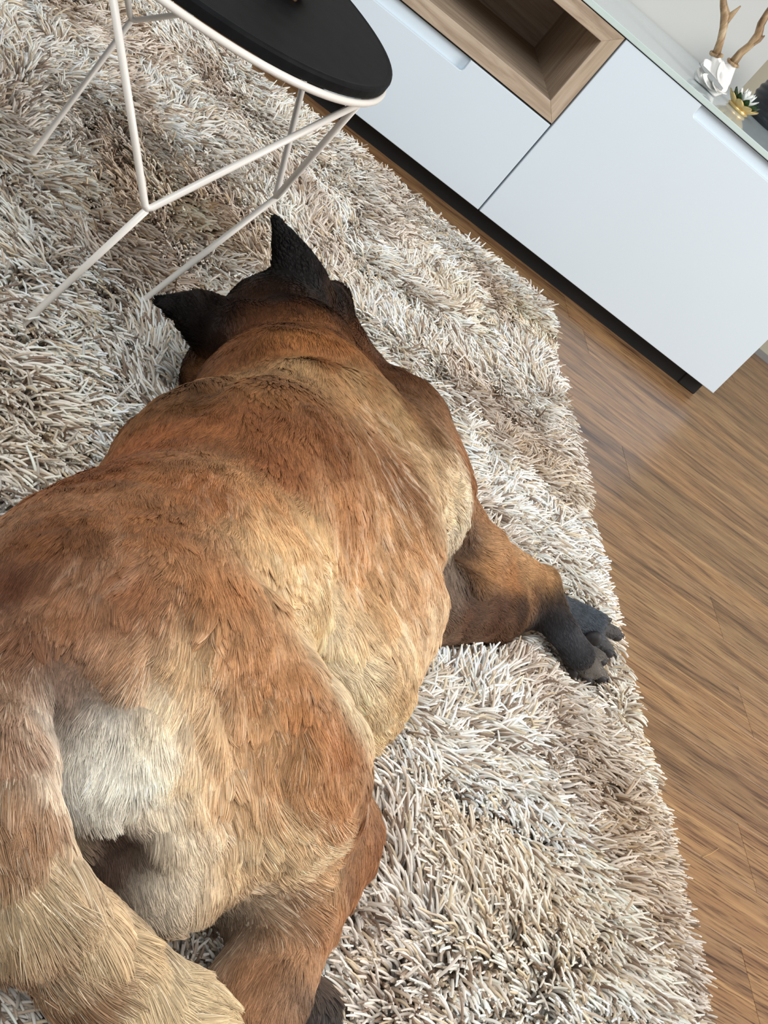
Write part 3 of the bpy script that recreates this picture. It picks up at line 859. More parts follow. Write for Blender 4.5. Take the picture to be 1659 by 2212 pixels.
# coat colour: (x, y, z, r, g, b, reach) patches in sRGB, fixed on the body; tail and rump creases darkened as shade
COAT = np.array([
    (-1.160, -1.854, 0.170, 96, 56, 34, 0.07),
    (-1.142, -1.904, 0.177, 120, 76, 46, 0.07),
    (-1.150, -1.812, 0.183, 128, 80, 44, 0.07),
    (-1.130, -1.691, 0.167, 140, 84, 44, 0.07),
    (-1.104, -1.620, 0.164, 150, 88, 44, 0.07),
    (-1.079, -1.601, 0.195, 160, 98, 52, 0.07),
    (-1.050, -1.581, 0.214, 150, 92, 50, 0.07),
    (-1.027, -1.636, 0.213, 150, 92, 50, 0.07),
    (-1.075, -1.718, 0.212, 165, 105, 58, 0.07),
    (-1.112, -1.787, 0.206, 165, 108, 62, 0.07),
    (-1.100, -1.858, 0.209, 150, 98, 60, 0.07),
    (-1.128, -1.881, 0.188, 150, 100, 62, 0.07),
    (-1.063, -1.825, 0.222, 178, 122, 74, 0.07),
    (-0.997, -1.573, 0.222, 140, 88, 48, 0.07),
    (-0.920, -1.505, 0.197, 142, 94, 54, 0.07),
    (-1.022, -1.717, 0.217, 206, 162, 110, 0.07),
    (-0.983, -1.677, 0.202, 214, 172, 118, 0.07),
    (-1.040, -1.693, 0.217, 196, 140, 86, 0.07),
    (-0.952, -1.607, 0.200, 180, 124, 74, 0.07),
    (-0.902, -1.558, 0.186, 190, 140, 90, 0.07),
    (-0.925, -1.622, 0.177, 196, 144, 92, 0.07),
    (-0.995, -1.742, 0.204, 214, 176, 126, 0.07),
    (-0.948, -1.705, 0.169, 230, 202, 156, 0.07),
    (-0.905, -1.639, 0.164, 212, 166, 112, 0.07),
    (-0.872, -1.586, 0.166, 206, 160, 112, 0.07),
    (-0.900, -1.687, 0.137, 236, 214, 176, 0.07),
    (-0.865, -1.650, 0.146, 222, 188, 144, 0.07),
    (-0.865, -1.690, 0.113, 224, 194, 148, 0.07),
    (-0.856, -1.671, 0.129, 216, 178, 128, 0.07),
    (-0.828, -1.584, 0.141, 214, 180, 140, 0.07),
    (-0.834, -1.418, 0.172, 232, 206, 166, 0.07),
    (-0.799, -1.401, 0.147, 226, 208, 180, 0.07),
    (-0.863, -1.422, 0.187, 196, 160, 116, 0.07),
    (-0.887, -1.379, 0.198, 120, 82, 46, 0.07),
    (-0.788, -1.322, 0.154, 150, 100, 58, 0.07),
    (-0.906, -1.383, 0.203, 130, 88, 48, 0.07),
    (-0.969, -1.410, 0.211, 190, 150, 100, 0.07),
    (-1.013, -1.421, 0.199, 196, 158, 108, 0.07),
    (-0.919, -1.403, 0.206, 176, 138, 90, 0.07),
    (-1.045, -1.448, 0.174, 176, 130, 82, 0.07),
    (-1.052, -1.559, 0.213, 150, 100, 54, 0.07),
    (-0.998, -1.366, 0.207, 176, 112, 54, 0.07),
    (-1.026, -1.353, 0.188, 120, 70, 32, 0.07),
    (-1.047, -1.310, 0.169, 80, 48, 26, 0.07),
    (-1.055, -1.329, 0.139, 84, 48, 24, 0.07),
    (-0.958, -1.309, 0.192, 140, 86, 42, 0.07),
    (-1.013, -1.399, 0.203, 160, 102, 50, 0.07),
    (-1.052, -1.414, 0.164, 110, 64, 30, 0.07),
    (-1.056, -1.309, 0.085, 110, 70, 36, 0.07),
    (-1.095, -1.556, 0.177, 110, 74, 42, 0.07),
    (-0.974, -1.207, 0.177, 60, 38, 22, 0.07),
    (-1.084, -1.580, 0.192, 120, 76, 38, 0.07),
    (-1.037, -1.859, 0.211, 186, 132, 82, 0.07),
    (-1.057, -1.878, 0.205, 210, 172, 124, 0.07),
    (-1.064, -1.902, 0.189, 222, 196, 158, 0.07),
    (-1.085, -1.891, 0.195, 176, 128, 86, 0.07),
    (-1.013, -1.854, 0.203, 182, 128, 78, 0.07),
    (-0.984, -1.850, 0.200, 176, 118, 66, 0.07),
    (-0.953, -1.857, 0.196, 166, 106, 56, 0.07),
    (-0.999, -1.875, 0.187, 196, 148, 98, 0.07),
    (-0.968, -1.884, 0.182, 190, 138, 86, 0.07),
    (-1.027, -1.893, 0.184, 214, 176, 130, 0.07),
    (-1.097, -1.898, 0.188, 150, 106, 72, 0.07),
    (-1.105, -1.916, 0.179, 130, 90, 66, 0.07),
    (-1.032, -1.919, 0.169, 222, 192, 150, 0.07),
    (-1.002, -1.908, 0.159, 208, 166, 118, 0.07),
    (-0.944, -1.885, 0.178, 184, 128, 78, 0.07),
    (-0.898, -1.852, 0.152, 150, 100, 62, 0.07),
    (-0.855, -1.832, 0.109, 150, 98, 58, 0.07),
    (-1.081, -1.931, 0.173, 238, 230, 216, 0.07),
    (-1.085, -1.944, 0.156, 236, 230, 218, 0.07),
    (-1.062, -1.941, 0.166, 238, 230, 214, 0.07),
    (-1.063, -1.951, 0.143, 228, 216, 198, 0.07),
    (-1.038, -1.941, 0.152, 226, 208, 180, 0.07),
    (-1.007, -1.936, 0.135, 226, 206, 176, 0.07),
    (-1.008, -1.948, 0.113, 216, 200, 176, 0.07),
    (-0.975, -1.917, 0.131, 220, 188, 146, 0.07),
    (-0.963, -1.905, 0.150, 218, 184, 138, 0.07),
    (-0.932, -1.899, 0.134, 222, 190, 146, 0.07),
    (-0.899, -1.877, 0.116, 206, 164, 116, 0.07),
    (-0.933, -1.899, 0.098, 196, 166, 132, 0.07),
    (-0.944, -1.904, 0.075, 190, 168, 144, 0.07),
    (-0.911, -1.895, 0.096, 150, 110, 76, 0.07),
    (-0.886, -1.885, 0.101, 180, 122, 72, 0.07),
    (-0.925, -1.902, 0.068, 96, 70, 50, 0.07),
    (-0.889, -1.918, 0.088, 186, 138, 96, 0.07),
    (-0.912, -1.935, 0.083, 160, 112, 74, 0.07),
    (-0.910, -1.963, 0.076, 170, 122, 82, 0.07),
    (-0.890, -1.944, 0.083, 178, 130, 90, 0.07),
    (-0.733, -1.305, 0.082, 100, 74, 56, 0.07),
    (-0.754, -1.376, 0.090, 120, 100, 84, 0.07),
    (-0.696, -1.304, 0.082, 180, 128, 76, 0.07),
    (-0.665, -1.294, 0.076, 176, 118, 64, 0.07),
    (-0.640, -1.259, 0.080, 200, 152, 98, 0.07),
    (-0.695, -1.279, 0.098, 176, 130, 84, 0.07),
    (-0.608, -1.241, 0.075, 196, 146, 92, 0.07),
    (-0.605, -1.259, 0.062, 50, 40, 34, 0.07),
    (-0.718, -1.257, 0.105, 160, 110, 66, 0.07),
    (-0.584, -1.264, 0.061, 58, 58, 62, 0.07),
    (-0.567, -1.285, 0.054, 74, 76, 82, 0.07),
    (-0.588, -1.272, 0.049, 40, 38, 40, 0.07),
    (-0.547, -1.291, 0.045, 66, 66, 70, 0.07),
    (-0.503, -1.279, 0.036, 120, 112, 104, 0.07),
    (-0.526, -1.288, 0.052, 52, 50, 52, 0.07),
    (-0.532, -1.206, 0.049, 70, 76, 84, 0.07),
    (-0.503, -1.198, 0.049, 76, 84, 94, 0.07),
    (-0.469, -1.184, 0.038, 96, 92, 90, 0.07),
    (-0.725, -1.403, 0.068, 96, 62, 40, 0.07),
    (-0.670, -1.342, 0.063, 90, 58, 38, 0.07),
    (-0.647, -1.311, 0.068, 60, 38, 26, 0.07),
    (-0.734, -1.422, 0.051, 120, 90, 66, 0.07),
    (-1.136, -1.943, 0.174, 176, 126, 86, 0.07),
    (-1.130, -1.975, 0.174, 150, 104, 70, 0.07),
    (-1.120, -1.938, 0.174, 226, 214, 196, 0.07),
    (-1.114, -1.969, 0.172, 222, 204, 180, 0.07),
    (-1.113, -2.000, 0.170, 170, 126, 88, 0.07),
    (-1.118, -2.009, 0.165, 160, 120, 84, 0.07),
    (-1.073, -1.944, 0.113, 206, 176, 140, 0.07),
    (-1.089, -2.011, 0.152, 206, 176, 136, 0.07),
    (-1.095, -2.023, 0.142, 186, 160, 122, 0.07),
    (-1.052, -1.999, 0.133, 210, 178, 136, 0.07),
    (-1.058, -2.020, 0.127, 216, 190, 148, 0.07),
    (-1.023, -2.008, 0.115, 214, 184, 140, 0.07),
    (-1.075, -2.031, 0.119, 140, 104, 74, 0.07),
    (-1.010, -2.021, 0.095, 224, 196, 150, 0.07),
    (-0.987, -2.010, 0.101, 222, 196, 154, 0.07),
    (-1.038, -2.025, 0.097, 140, 104, 72, 0.07),
    (-0.965, -2.005, 0.098, 216, 188, 144, 0.07),
    (-1.009, -2.022, 0.080, 150, 112, 78, 0.07),
    (-1.147, -1.919, 0.173, 140, 96, 64, 0.07),
    (-0.999, -1.281, 0.195, 16, 13, 12, 0.07),
    (-0.964, -1.175, 0.173, 22, 17, 15, 0.07),
    (-0.953, -1.174, 0.166, 50, 32, 22, 0.07),
    (-1.032, -1.288, 0.181, 30, 20, 16, 0.07),
    (-1.070, -1.317, 0.138, 16, 12, 12, 0.07),
    (-1.081, -1.337, 0.120, 16, 12, 12, 0.07),
    (-1.068, -1.323, 0.125, 30, 20, 16, 0.07),
    (-1.066, -1.311, 0.152, 40, 26, 18, 0.07),
    (-0.697, -1.292, 0.092, 196, 150, 104, 0.07),
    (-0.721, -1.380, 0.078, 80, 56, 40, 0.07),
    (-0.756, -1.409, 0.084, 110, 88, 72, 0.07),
    (-0.651, -1.250, 0.086, 190, 146, 100, 0.07),
    (-0.626, -1.246, 0.080, 190, 140, 88, 0.07),
    (-0.619, -1.263, 0.067, 120, 78, 44, 0.07),
    (-0.586, -1.249, 0.069, 70, 54, 42, 0.07),
    (-0.912, -1.197, 0.149, 130, 82, 46, 0.07),
    (-0.929, -1.187, 0.156, 110, 68, 36, 0.07),
    (-0.972, -1.291, 0.195, 90, 56, 30, 0.07),
    (-0.960, -1.402, 0.213, 150, 102, 58, 0.07),
    (-0.994, -1.745, 0.202, 222, 188, 140, 0.07),
    (-0.928, -1.697, 0.141, 236, 212, 172, 0.07),
    (-0.946, -1.815, 0.194, 232, 206, 166, 0.07),
    (-1.021, -1.725, 0.216, 214, 176, 124, 0.07),
    (-0.977, -1.748, 0.190, 226, 194, 146, 0.07),
    (-0.907, -1.672, 0.150, 226, 192, 146, 0.07),
    (-1.017, -1.389, 0.201, 190, 126, 66, 0.07),
    (-1.032, -1.403, 0.190, 150, 92, 46, 0.07),
    (-0.996, -1.405, 0.208, 170, 108, 56, 0.07),
    (-0.869, -1.858, 0.106, 150, 100, 60, 0.07),
    (-1.116, -1.919, 0.178, 70, 42, 30, 0.07),  # shade painted into the crease beside the tail
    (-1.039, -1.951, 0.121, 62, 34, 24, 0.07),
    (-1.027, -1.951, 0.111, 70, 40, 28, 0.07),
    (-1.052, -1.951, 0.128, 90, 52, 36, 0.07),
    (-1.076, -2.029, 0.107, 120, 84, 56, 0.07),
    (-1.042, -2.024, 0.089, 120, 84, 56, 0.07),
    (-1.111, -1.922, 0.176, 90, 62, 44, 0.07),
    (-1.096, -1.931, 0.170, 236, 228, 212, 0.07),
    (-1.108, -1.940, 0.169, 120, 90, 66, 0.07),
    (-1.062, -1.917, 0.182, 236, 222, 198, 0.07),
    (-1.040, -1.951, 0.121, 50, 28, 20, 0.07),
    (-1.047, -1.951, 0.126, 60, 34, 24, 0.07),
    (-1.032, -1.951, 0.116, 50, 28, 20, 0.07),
    (-1.041, -1.333, 0.164, 112, 66, 34, 0.07),
    (-1.054, -1.389, 0.164, 120, 72, 36, 0.07),
    (-1.030, -1.331, 0.177, 130, 78, 38, 0.07),
    (-1.013, -1.328, 0.189, 150, 94, 46, 0.07),
    (-0.992, -1.309, 0.195, 150, 94, 48, 0.07),
    (-1.054, -1.433, 0.157, 150, 96, 50, 0.07),
    (-1.019, -1.308, 0.188, 96, 56, 30, 0.07),
    (-1.054, -1.322, 0.159, 80, 48, 28, 0.07),
    (-1.062, -1.398, 0.141, 110, 70, 40, 0.07),
    (-0.978, -1.300, 0.196, 130, 80, 42, 0.07),
    (-0.877, -1.940, 0.077, 74, 64, 58, 0.07),
    (-0.847, -1.915, 0.041, 66, 58, 54, 0.07),
    (-0.888, -1.939, 0.084, 120, 100, 84, 0.07),
    (-0.894, -1.961, 0.076, 150, 108, 74, 0.07),
    (-0.996, -1.219, 0.167, 14, 12, 12, 0.035),
    (-1.007, -1.223, 0.175, 14, 12, 12, 0.035),
    (-1.019, -1.227, 0.184, 14, 12, 12, 0.035),
    (-1.031, -1.231, 0.192, 14, 12, 12, 0.035),
    (-1.042, -1.235, 0.200, 14, 12, 12, 0.035),
    (-1.054, -1.239, 0.208, 14, 12, 12, 0.035),
    (-1.066, -1.243, 0.217, 14, 12, 12, 0.035),
    (-1.077, -1.247, 0.225, 14, 12, 12, 0.035),
    (-1.060, -1.293, 0.124, 14, 12, 12, 0.035),
    (-1.070, -1.303, 0.127, 14, 12, 12, 0.035),
    (-1.080, -1.313, 0.129, 14, 12, 12, 0.035),
    (-1.090, -1.324, 0.131, 14, 12, 12, 0.035),
    (-1.101, -1.334, 0.133, 14, 12, 12, 0.035),
    (-1.111, -1.344, 0.136, 14, 12, 12, 0.035),
    (-1.121, -1.355, 0.138, 14, 12, 12, 0.035),
    (-1.131, -1.365, 0.140, 14, 12, 12, 0.035),
    (-1.016, -1.120, 0.045, 26, 20, 18, 0.03),
    (-1.016, -1.150, 0.060, 26, 20, 18, 0.03),
    (-1.030, -1.170, 0.060, 26, 20, 18, 0.03),
    (-1.000, -1.170, 0.060, 26, 20, 18, 0.03),
    (-1.040, -1.180, 0.070, 26, 20, 18, 0.03),
    (-0.990, -1.180, 0.070, 26, 20, 18, 0.03),
], float)
FLOW = np.array([
    (-1.045, -1.382, 0.178, 0.40, -0.52, -0.76, 0.0101),
    (-1.018, -1.385, 0.201, 0.02, -0.99, 0.16, 0.0112),
    (-0.975, -1.402, 0.212, 0.79, -0.61, -0.03, 0.0146),
    (-1.021, -1.447, 0.193, -0.06, -0.98, 0.20, 0.0157),
    (-1.063, -1.400, 0.129, -0.08, -0.42, -0.90, 0.0134),
    (-1.047, -1.310, 0.169, 0.05, -1.00, -0.01, 0.0078),
    (-0.995, -1.282, 0.196, 0.11, -0.97, 0.20, 0.0090),
    (-1.082, -1.619, 0.191, -0.21, -0.96, -0.17, 0.0134),
    (-1.034, -1.597, 0.218, 0.05, -0.99, -0.10, 0.0134),
    (-0.940, -1.447, 0.201, 0.99, -0.09, -0.14, 0.0179),
    (-0.884, -1.423, 0.195, 0.96, 0.03, -0.27, 0.0179),
    (-1.025, -1.652, 0.212, -0.10, -1.00, 0.01, 0.0134),
    (-1.115, -1.693, 0.184, -0.24, -0.96, 0.17, 0.0134),
    (-1.145, -1.800, 0.185, -0.18, -0.98, 0.04, 0.0134),
    (-1.070, -1.762, 0.215, -0.15, -0.98, 0.09, 0.0146),
    (-0.964, -1.597, 0.209, 0.55, -0.72, -0.42, 0.0157),
    (-0.890, -1.515, 0.189, 0.89, -0.40, -0.22, 0.0202),
    (-0.822, -1.413, 0.164, 0.67, 0.67, -0.31, 0.0291),
    (-0.740, -1.306, 0.091, 0.83, -0.46, -0.32, 0.0224),
    (-1.018, -1.737, 0.213, 0.64, -0.71, -0.28, 0.0179),
    (-0.963, -1.694, 0.187, 0.63, 0.54, -0.56, 0.0202),
    (-0.906, -1.635, 0.165, 0.86, -0.34, -0.38, 0.0202),
    (-0.859, -1.620, 0.150, 0.80, -0.33, -0.51, 0.0202),
    (-0.900, -1.692, 0.131, 0.92, 0.02, -0.39, 0.0224),
    (-0.859, -1.684, 0.117, 0.83, 0.18, -0.52, 0.0202),
    (-0.986, -1.763, 0.193, 0.72, 0.51, -0.47, 0.0202),
    (-1.103, -1.849, 0.211, -0.05, -0.96, -0.28, 0.0146),
    (-1.131, -1.873, 0.190, -0.06, -0.92, -0.38, 0.0146),
    (-1.149, -1.875, 0.176, -0.02, -0.97, -0.23, 0.0146),
    (-1.057, -1.858, 0.215, 0.28, -0.89, -0.36, 0.0179),
    (-1.016, -1.847, 0.207, 0.51, -0.72, -0.47, 0.0157),
    (-0.979, -1.854, 0.199, 0.55, -0.79, -0.27, 0.0146),
    (-0.940, -1.866, 0.189, 0.64, -0.56, -0.53, 0.0134),
    (-0.873, -1.833, 0.123, 0.54, -0.49, -0.68, 0.0123),
    (-1.066, -1.898, 0.192, -0.22, -0.83, -0.51, 0.0224),
    (-1.038, -1.901, 0.183, 0.13, -0.81, -0.57, 0.0224),
    (-1.085, -1.891, 0.195, -0.29, -0.77, -0.56, 0.0179),
    (-1.005, -1.887, 0.178, 0.44, -0.60, -0.67, 0.0202),
    (-0.978, -1.887, 0.177, 0.49, -0.63, -0.60, 0.0202),
    (-0.961, -1.902, 0.157, 1.00, 0.08, 0.00, 0.0269),
    (-0.924, -1.893, 0.142, 0.78, 0.56, -0.29, 0.0291),
    (-0.974, -1.911, 0.139, 0.77, -0.06, -0.64, 0.0291),
    (-0.939, -1.902, 0.107, 0.78, 0.41, -0.47, 0.0314),
    (-0.910, -1.890, 0.104, 0.94, 0.35, 0.03, 0.0291),
    (-1.083, -1.927, 0.175, 0.08, -0.84, -0.54, 0.0179),
    (-1.085, -1.944, 0.156, 0.04, -0.44, -0.90, 0.0224),
    (-1.060, -1.943, 0.162, 0.62, -0.38, -0.69, 0.0246),
    (-1.029, -1.943, 0.143, 0.67, -0.14, -0.73, 0.0291),
    (-1.002, -1.943, 0.120, 0.74, -0.01, -0.67, 0.0220),
    (-0.967, -1.931, 0.099, 0.52, 0.53, -0.66, 0.0220),
    (-1.017, -1.951, 0.109, 0.80, 0.02, -0.60, 0.0085),
    (-1.041, -1.951, 0.122, 0.76, -0.02, -0.64, 0.0085),
    (-0.879, -1.880, 0.100, 0.29, -0.74, -0.61, 0.0134),
    (-0.888, -1.924, 0.087, -0.29, -0.95, -0.09, 0.0123),
    (-0.912, -1.955, 0.078, -0.11, -0.93, -0.34, 0.0112),
    (-1.136, -1.925, 0.176, 0.18, -0.98, -0.12, 0.0202),
    (-1.117, -1.946, 0.173, 0.17, -0.99, 0.01, 0.0246),
    (-1.123, -1.985, 0.171, 0.31, -0.93, -0.17, 0.0269),
    (-1.104, -1.965, 0.164, 0.41, 0.37, -0.83, 0.0246),
    (-1.104, -2.011, 0.160, 0.71, -0.28, -0.64, 0.0336),
    (-1.083, -2.018, 0.145, 0.86, -0.26, -0.45, 0.0381),
    (-1.053, -2.013, 0.130, 0.86, 0.17, -0.48, 0.0381),
    (-1.069, -2.028, 0.108, 0.73, 0.19, -0.66, 0.0403),
    (-1.016, -2.011, 0.111, 0.93, 0.08, -0.37, 0.0403),
    (-1.023, -2.024, 0.094, 0.93, 0.11, -0.36, 0.0403),
    (-0.975, -2.010, 0.097, 0.98, 0.03, -0.20, 0.0403),
    (-0.732, -1.289, 0.104, 0.76, 0.50, -0.42, 0.0134),
    (-0.729, -1.337, 0.076, -0.11, -0.97, 0.20, 0.0179),
    (-0.685, -1.296, 0.084, 0.90, 0.41, -0.15, 0.0112),
    (-0.631, -1.256, 0.078, 0.87, 0.46, -0.15, 0.0078),
    (-0.590, -1.261, 0.061, 0.65, -0.70, -0.31, 0.0062),
    (-0.557, -1.287, 0.049, 0.92, -0.25, -0.31, 0.0045),
    (-0.513, -1.281, 0.039, 0.86, 0.40, -0.32, 0.0039),
    (-0.524, -1.206, 0.047, 0.94, 0.33, 0.04, 0.0050),
    (-0.480, -1.188, 0.041, 0.88, 0.38, -0.29, 0.0039),
    (-0.693, -1.365, 0.067, 0.69, 0.71, -0.10, 0.0112),
    (-0.814, -1.566, 0.136, 0.68, -0.51, -0.53, 0.0179),
    (-1.116, -1.919, 0.178, 0.29, -0.91, -0.30, 0.0085),
    (-1.109, -1.941, 0.169, 0.36, -0.82, -0.45, 0.0085),
    (-1.050, -1.951, 0.128, 0.77, -0.03, -0.64, 0.0085),
    (-1.035, -1.951, 0.118, 0.76, -0.02, -0.65, 0.0085),
    (-1.023, -1.951, 0.109, 0.76, -0.00, -0.65, 0.0085),
    (-1.031, -1.410, 0.189, 0.13, -0.99, -0.06, 0.0085),
    (-1.084, -1.580, 0.192, -0.17, -0.97, -0.17, 0.0085),
    (-0.950, -1.390, 0.213, 0.84, -0.53, -0.11, 0.0085),
    (-0.877, -1.940, 0.077, 0.58, 0.48, -0.66, 0.0090),
    (-0.903, -1.938, 0.085, -0.23, -0.95, -0.23, 0.0100),
    (-1.027, -1.230, 0.189, -0.79, -0.27, 0.56, 0.0050),
    (-1.050, -1.238, 0.206, -0.79, -0.27, 0.56, 0.0050),
    (-1.073, -1.246, 0.222, -0.79, -0.27, 0.56, 0.0050),
    (-1.087, -1.320, 0.130, -0.69, -0.71, 0.15, 0.0050),
    (-1.107, -1.341, 0.135, -0.69, -0.71, 0.15, 0.0050),
    (-1.128, -1.361, 0.139, -0.69, -0.71, 0.15, 0.0050),
], float)


def coat(p):
    w = 0; s = 0
    for c in COAT:
        d2 = ((p - c[:3]) ** 2).sum(1)
        wi = 1 / (d2 + 0.00025) ** 2.2 + 1e-9
        w = w + wi[:, None] * np.array(lin(*c[3:6])); s = s + wi
    c = w / s[:, None]
    c = c ** 1.02
    return (c * 0.9 + 0.1 * c.mean(1, keepdims=True)) * np.array([0.92, 0.90, 0.87])


def flow(p, n):
    w = 0; ln = 0; s = 0
    for c in FLOW:
        d2 = ((p - c[:3]) ** 2).sum(1)
        wi = 1 / (d2 + 0.0004) ** 1.6
        w = w + wi[:, None] * c[3:6]; ln = ln + wi * c[6]; s = s + wi
    w = w / s[:, None]
    w = w - n * (w * n).sum(1, keepdims=True)
    return w / np.maximum(np.linalg.norm(w, axis=1, keepdims=True), 1e-6), np.maximum(ln / s, 0.0052)


cv = coat(V)
at = skin.data.attributes.new('tint', 'FLOAT_COLOR', 'POINT')
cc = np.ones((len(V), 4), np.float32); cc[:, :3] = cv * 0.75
at.data.foreach_set('color', cc.ravel())

# hair
T3 = np.concatenate([Q[:, [0, 1, 2]], Q[:, [0, 2, 3]]])
e1, e2 = V[T3[:, 1]] - V[T3[:, 0]], V[T3[:, 2]] - V[T3[:, 0]]
ar = 0.5 * np.linalg.norm(np.cross(e1, e2), axis=1)
ctr = V[T3].mean(1)
keep = (ctr[:, 2] > 0.018) & (N[T3[:, 0], 2] > -0.75)
CAM = np.array([-1.27259, -2.52480, 0.66673])
dens = ar * keep / np.linalg.norm(ctr - CAM, axis=1) ** 1.5
NH = 950000
ti = RNG.choice(len(T3), NH, p=dens / dens.sum())
u = RNG.random((NH, 2)); fl = u.sum(1) > 1; u[fl] = 1 - u[fl]
root = V[T3[ti, 0]] + e1[ti] * u[:, :1] + e2[ti] * u[:, 1:]
nr = N[T3[ti, 0]] * (1 - u.sum(1))[:, None] + N[T3[ti, 1]] * u[:, :1] + N[T3[ti, 2]] * u[:, 1:]
nr /= np.linalg.norm(nr, axis=1, keepdims=True)
fd, hl = flow(root, nr)
# directional wobble in coherent patches, so that the coat breaks into tufts
sd = np.cross(nr, fd)
fd0 = fd.copy()
CAM0 = np.array([-0.95, -1.6, 0.1])
wob = NZ[0](root * 55 + 3) * 0.45 + NZ[1](root * 140 + 8) * 0.35 + RNG.normal(0, 0.10, NH)
fd = fd + sd * wob[:, None]
fd /= np.linalg.norm(fd, axis=1, keepdims=True)
lift = 0.17 + 0.20 * np.clip(NZ[2](root * 90 + 5), -0.6, 1) + 0.12 * RNG.random(NH) + np.clip(hl - 0.016, 0, 1) * 6
lift = np.clip(lift, 0.05, 0.75)
ln = hl * (0.75 + 0.45 * RNG.random(NH)) * (1 + 0.25 * NZ[3](root * 60))
M = 5
t = np.linspace(0, 1, M)
d0 = fd + nr * (lift * 1.3)[:, None]; d0 /= np.linalg.norm(d0, axis=1, keepdims=True)
d1 = fd + nr * (lift * 0.1 - np.where(hl > 0.010, 0.16, 0.02))[:, None]; d1 /= np.linalg.norm(d1, axis=1, keepdims=True)
pts = np.zeros((NH, M, 3)); pts[:, 0] = root - nr * 0.0003
for i in range(1, M):
    f_ = (i - 0.5) / (M - 1)
    dd = d0 * (1 - f_) + d1 * f_
    pts[:, i] = pts[:, i - 1] + dd * (ln / (M - 1))[:, None]
# clumping: pull the tips towards the strand of a coarse cell
cs_ = np.where(hl > 0.0175, 0.0062, 0.0042)[:, None]
cell = np.floor(root / cs_ + NZ[4](root * 60)[:, None] * 0.6).astype(int)
key = (cell[:, 0] * 73856093) ^ (cell[:, 1] * 19349663) ^ (cell[:, 2] * 83492791)
_, first, inv = np.unique(key, return_index=True, return_inverse=True)
lead = pts[first[inv]]
cl = (0.72 * t ** 1.3)[None, :, None] * np.clip(0.6 + NZ[4](root * 40), 0, 1)[:, None, None]
pts = pts + (lead - pts) * cl * (np.linalg.norm(lead[:, 0] - pts[:, 0], axis=1) < 0.012)[:, None, None]
hc = coat(root)
lum = hc.sum(1, keepdims=True)
var = 1 + 0.20 * RNG.normal(0, 1, (NH, 1)) * 0.7 + 0.16 * NZ[5](root * 70)[:, None]
hc = hc * np.clip(var, 0.35, 1.7)
qs = np.stack([((root - CAM0) * sd).sum(1) * 230, ((root - CAM0) * fd0).sum(1) * 38, root[:, 2] * 20], 1)
streak = NZ[2](qs) * 0.7 + NZ[3](qs * 2.1 + 7) * 0.4  # streaks in the hair colour stand in for highlights on the wrinkles
lng = np.clip((hl - 0.012) / 0.012, 0.15, 1)
hc = hc * (1 + 0.42 * np.clip(streak, -0.8, 0.8) * (0.35 + 0.65 * lng))[:, None]
pale = (np.clip(streak - 0.22, 0, 0.5) * 1.3 * np.clip((hl - 0.014) / 0.008, 0, 1) * (hc.mean(1) > 0.12))[:, None]
hc = hc * (1 - pale) + pale * np.array(lin(236, 222, 196))
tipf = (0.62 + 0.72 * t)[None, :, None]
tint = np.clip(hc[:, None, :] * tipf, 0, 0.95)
rad = 0.00024 * np.array([1, 1, 0.9, 0.65, 0.12])[None, :] * (0.75 + 0.5 * RNG.random((NH, 1)))
rad = rad * np.clip(hl / 0.014, 0.8, 1.25)[:, None]
lock = (np.sin(key[:, None] * 0.6180339 + 1.7) * 43758.5453) % 1.0
tint = np.clip(tint * (0.89 + 0.22 * lock)[:, :, None], 0, 0.95)
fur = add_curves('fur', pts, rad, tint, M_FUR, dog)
tag(fur, kind='stuff')

# eyes and nose on the far side of the head
for sgn in (-1, 1):
    p_ = np.array([[-1.016, -1.190, 0.092]])
    st = np.array([sgn * 0.92, 0.30, 0.25]); st = st / np.linalg.norm(st)
    for _ in range(55):
        if dog_sdf(p_)[0] > -0.0005:
            break
        p_ = p_ + st * 0.001
    bm = bmesh.new()
    bmesh.ops.create_icosphere(bm, subdivisions=3, radius=1.0)
    for v in bm.verts:
        k = v.co
        v.co = Vector((float(p_[0, 0]) + k.x * 0.004, float(p_[0, 1]) + k.y * 0.008, float(p_[0, 2]) + k.z * 0.005))
    bm_obj('eye', bm, M_CLAW, dog, smooth=True)
bm = bmesh.new()
bmesh.ops.create_icosphere(bm, subdivisions=3, radius=1.0)
for v in bm.verts:
    k = v.co
    v.co = Vector((-1.016 + k.x * 0.013 * (1 - 0.25 * k.z), -1.1085 + k.y * 0.007, 0.044 + k.z * 0.010))
bm_obj('nose', bm, M_PAD, dog, smooth=True)

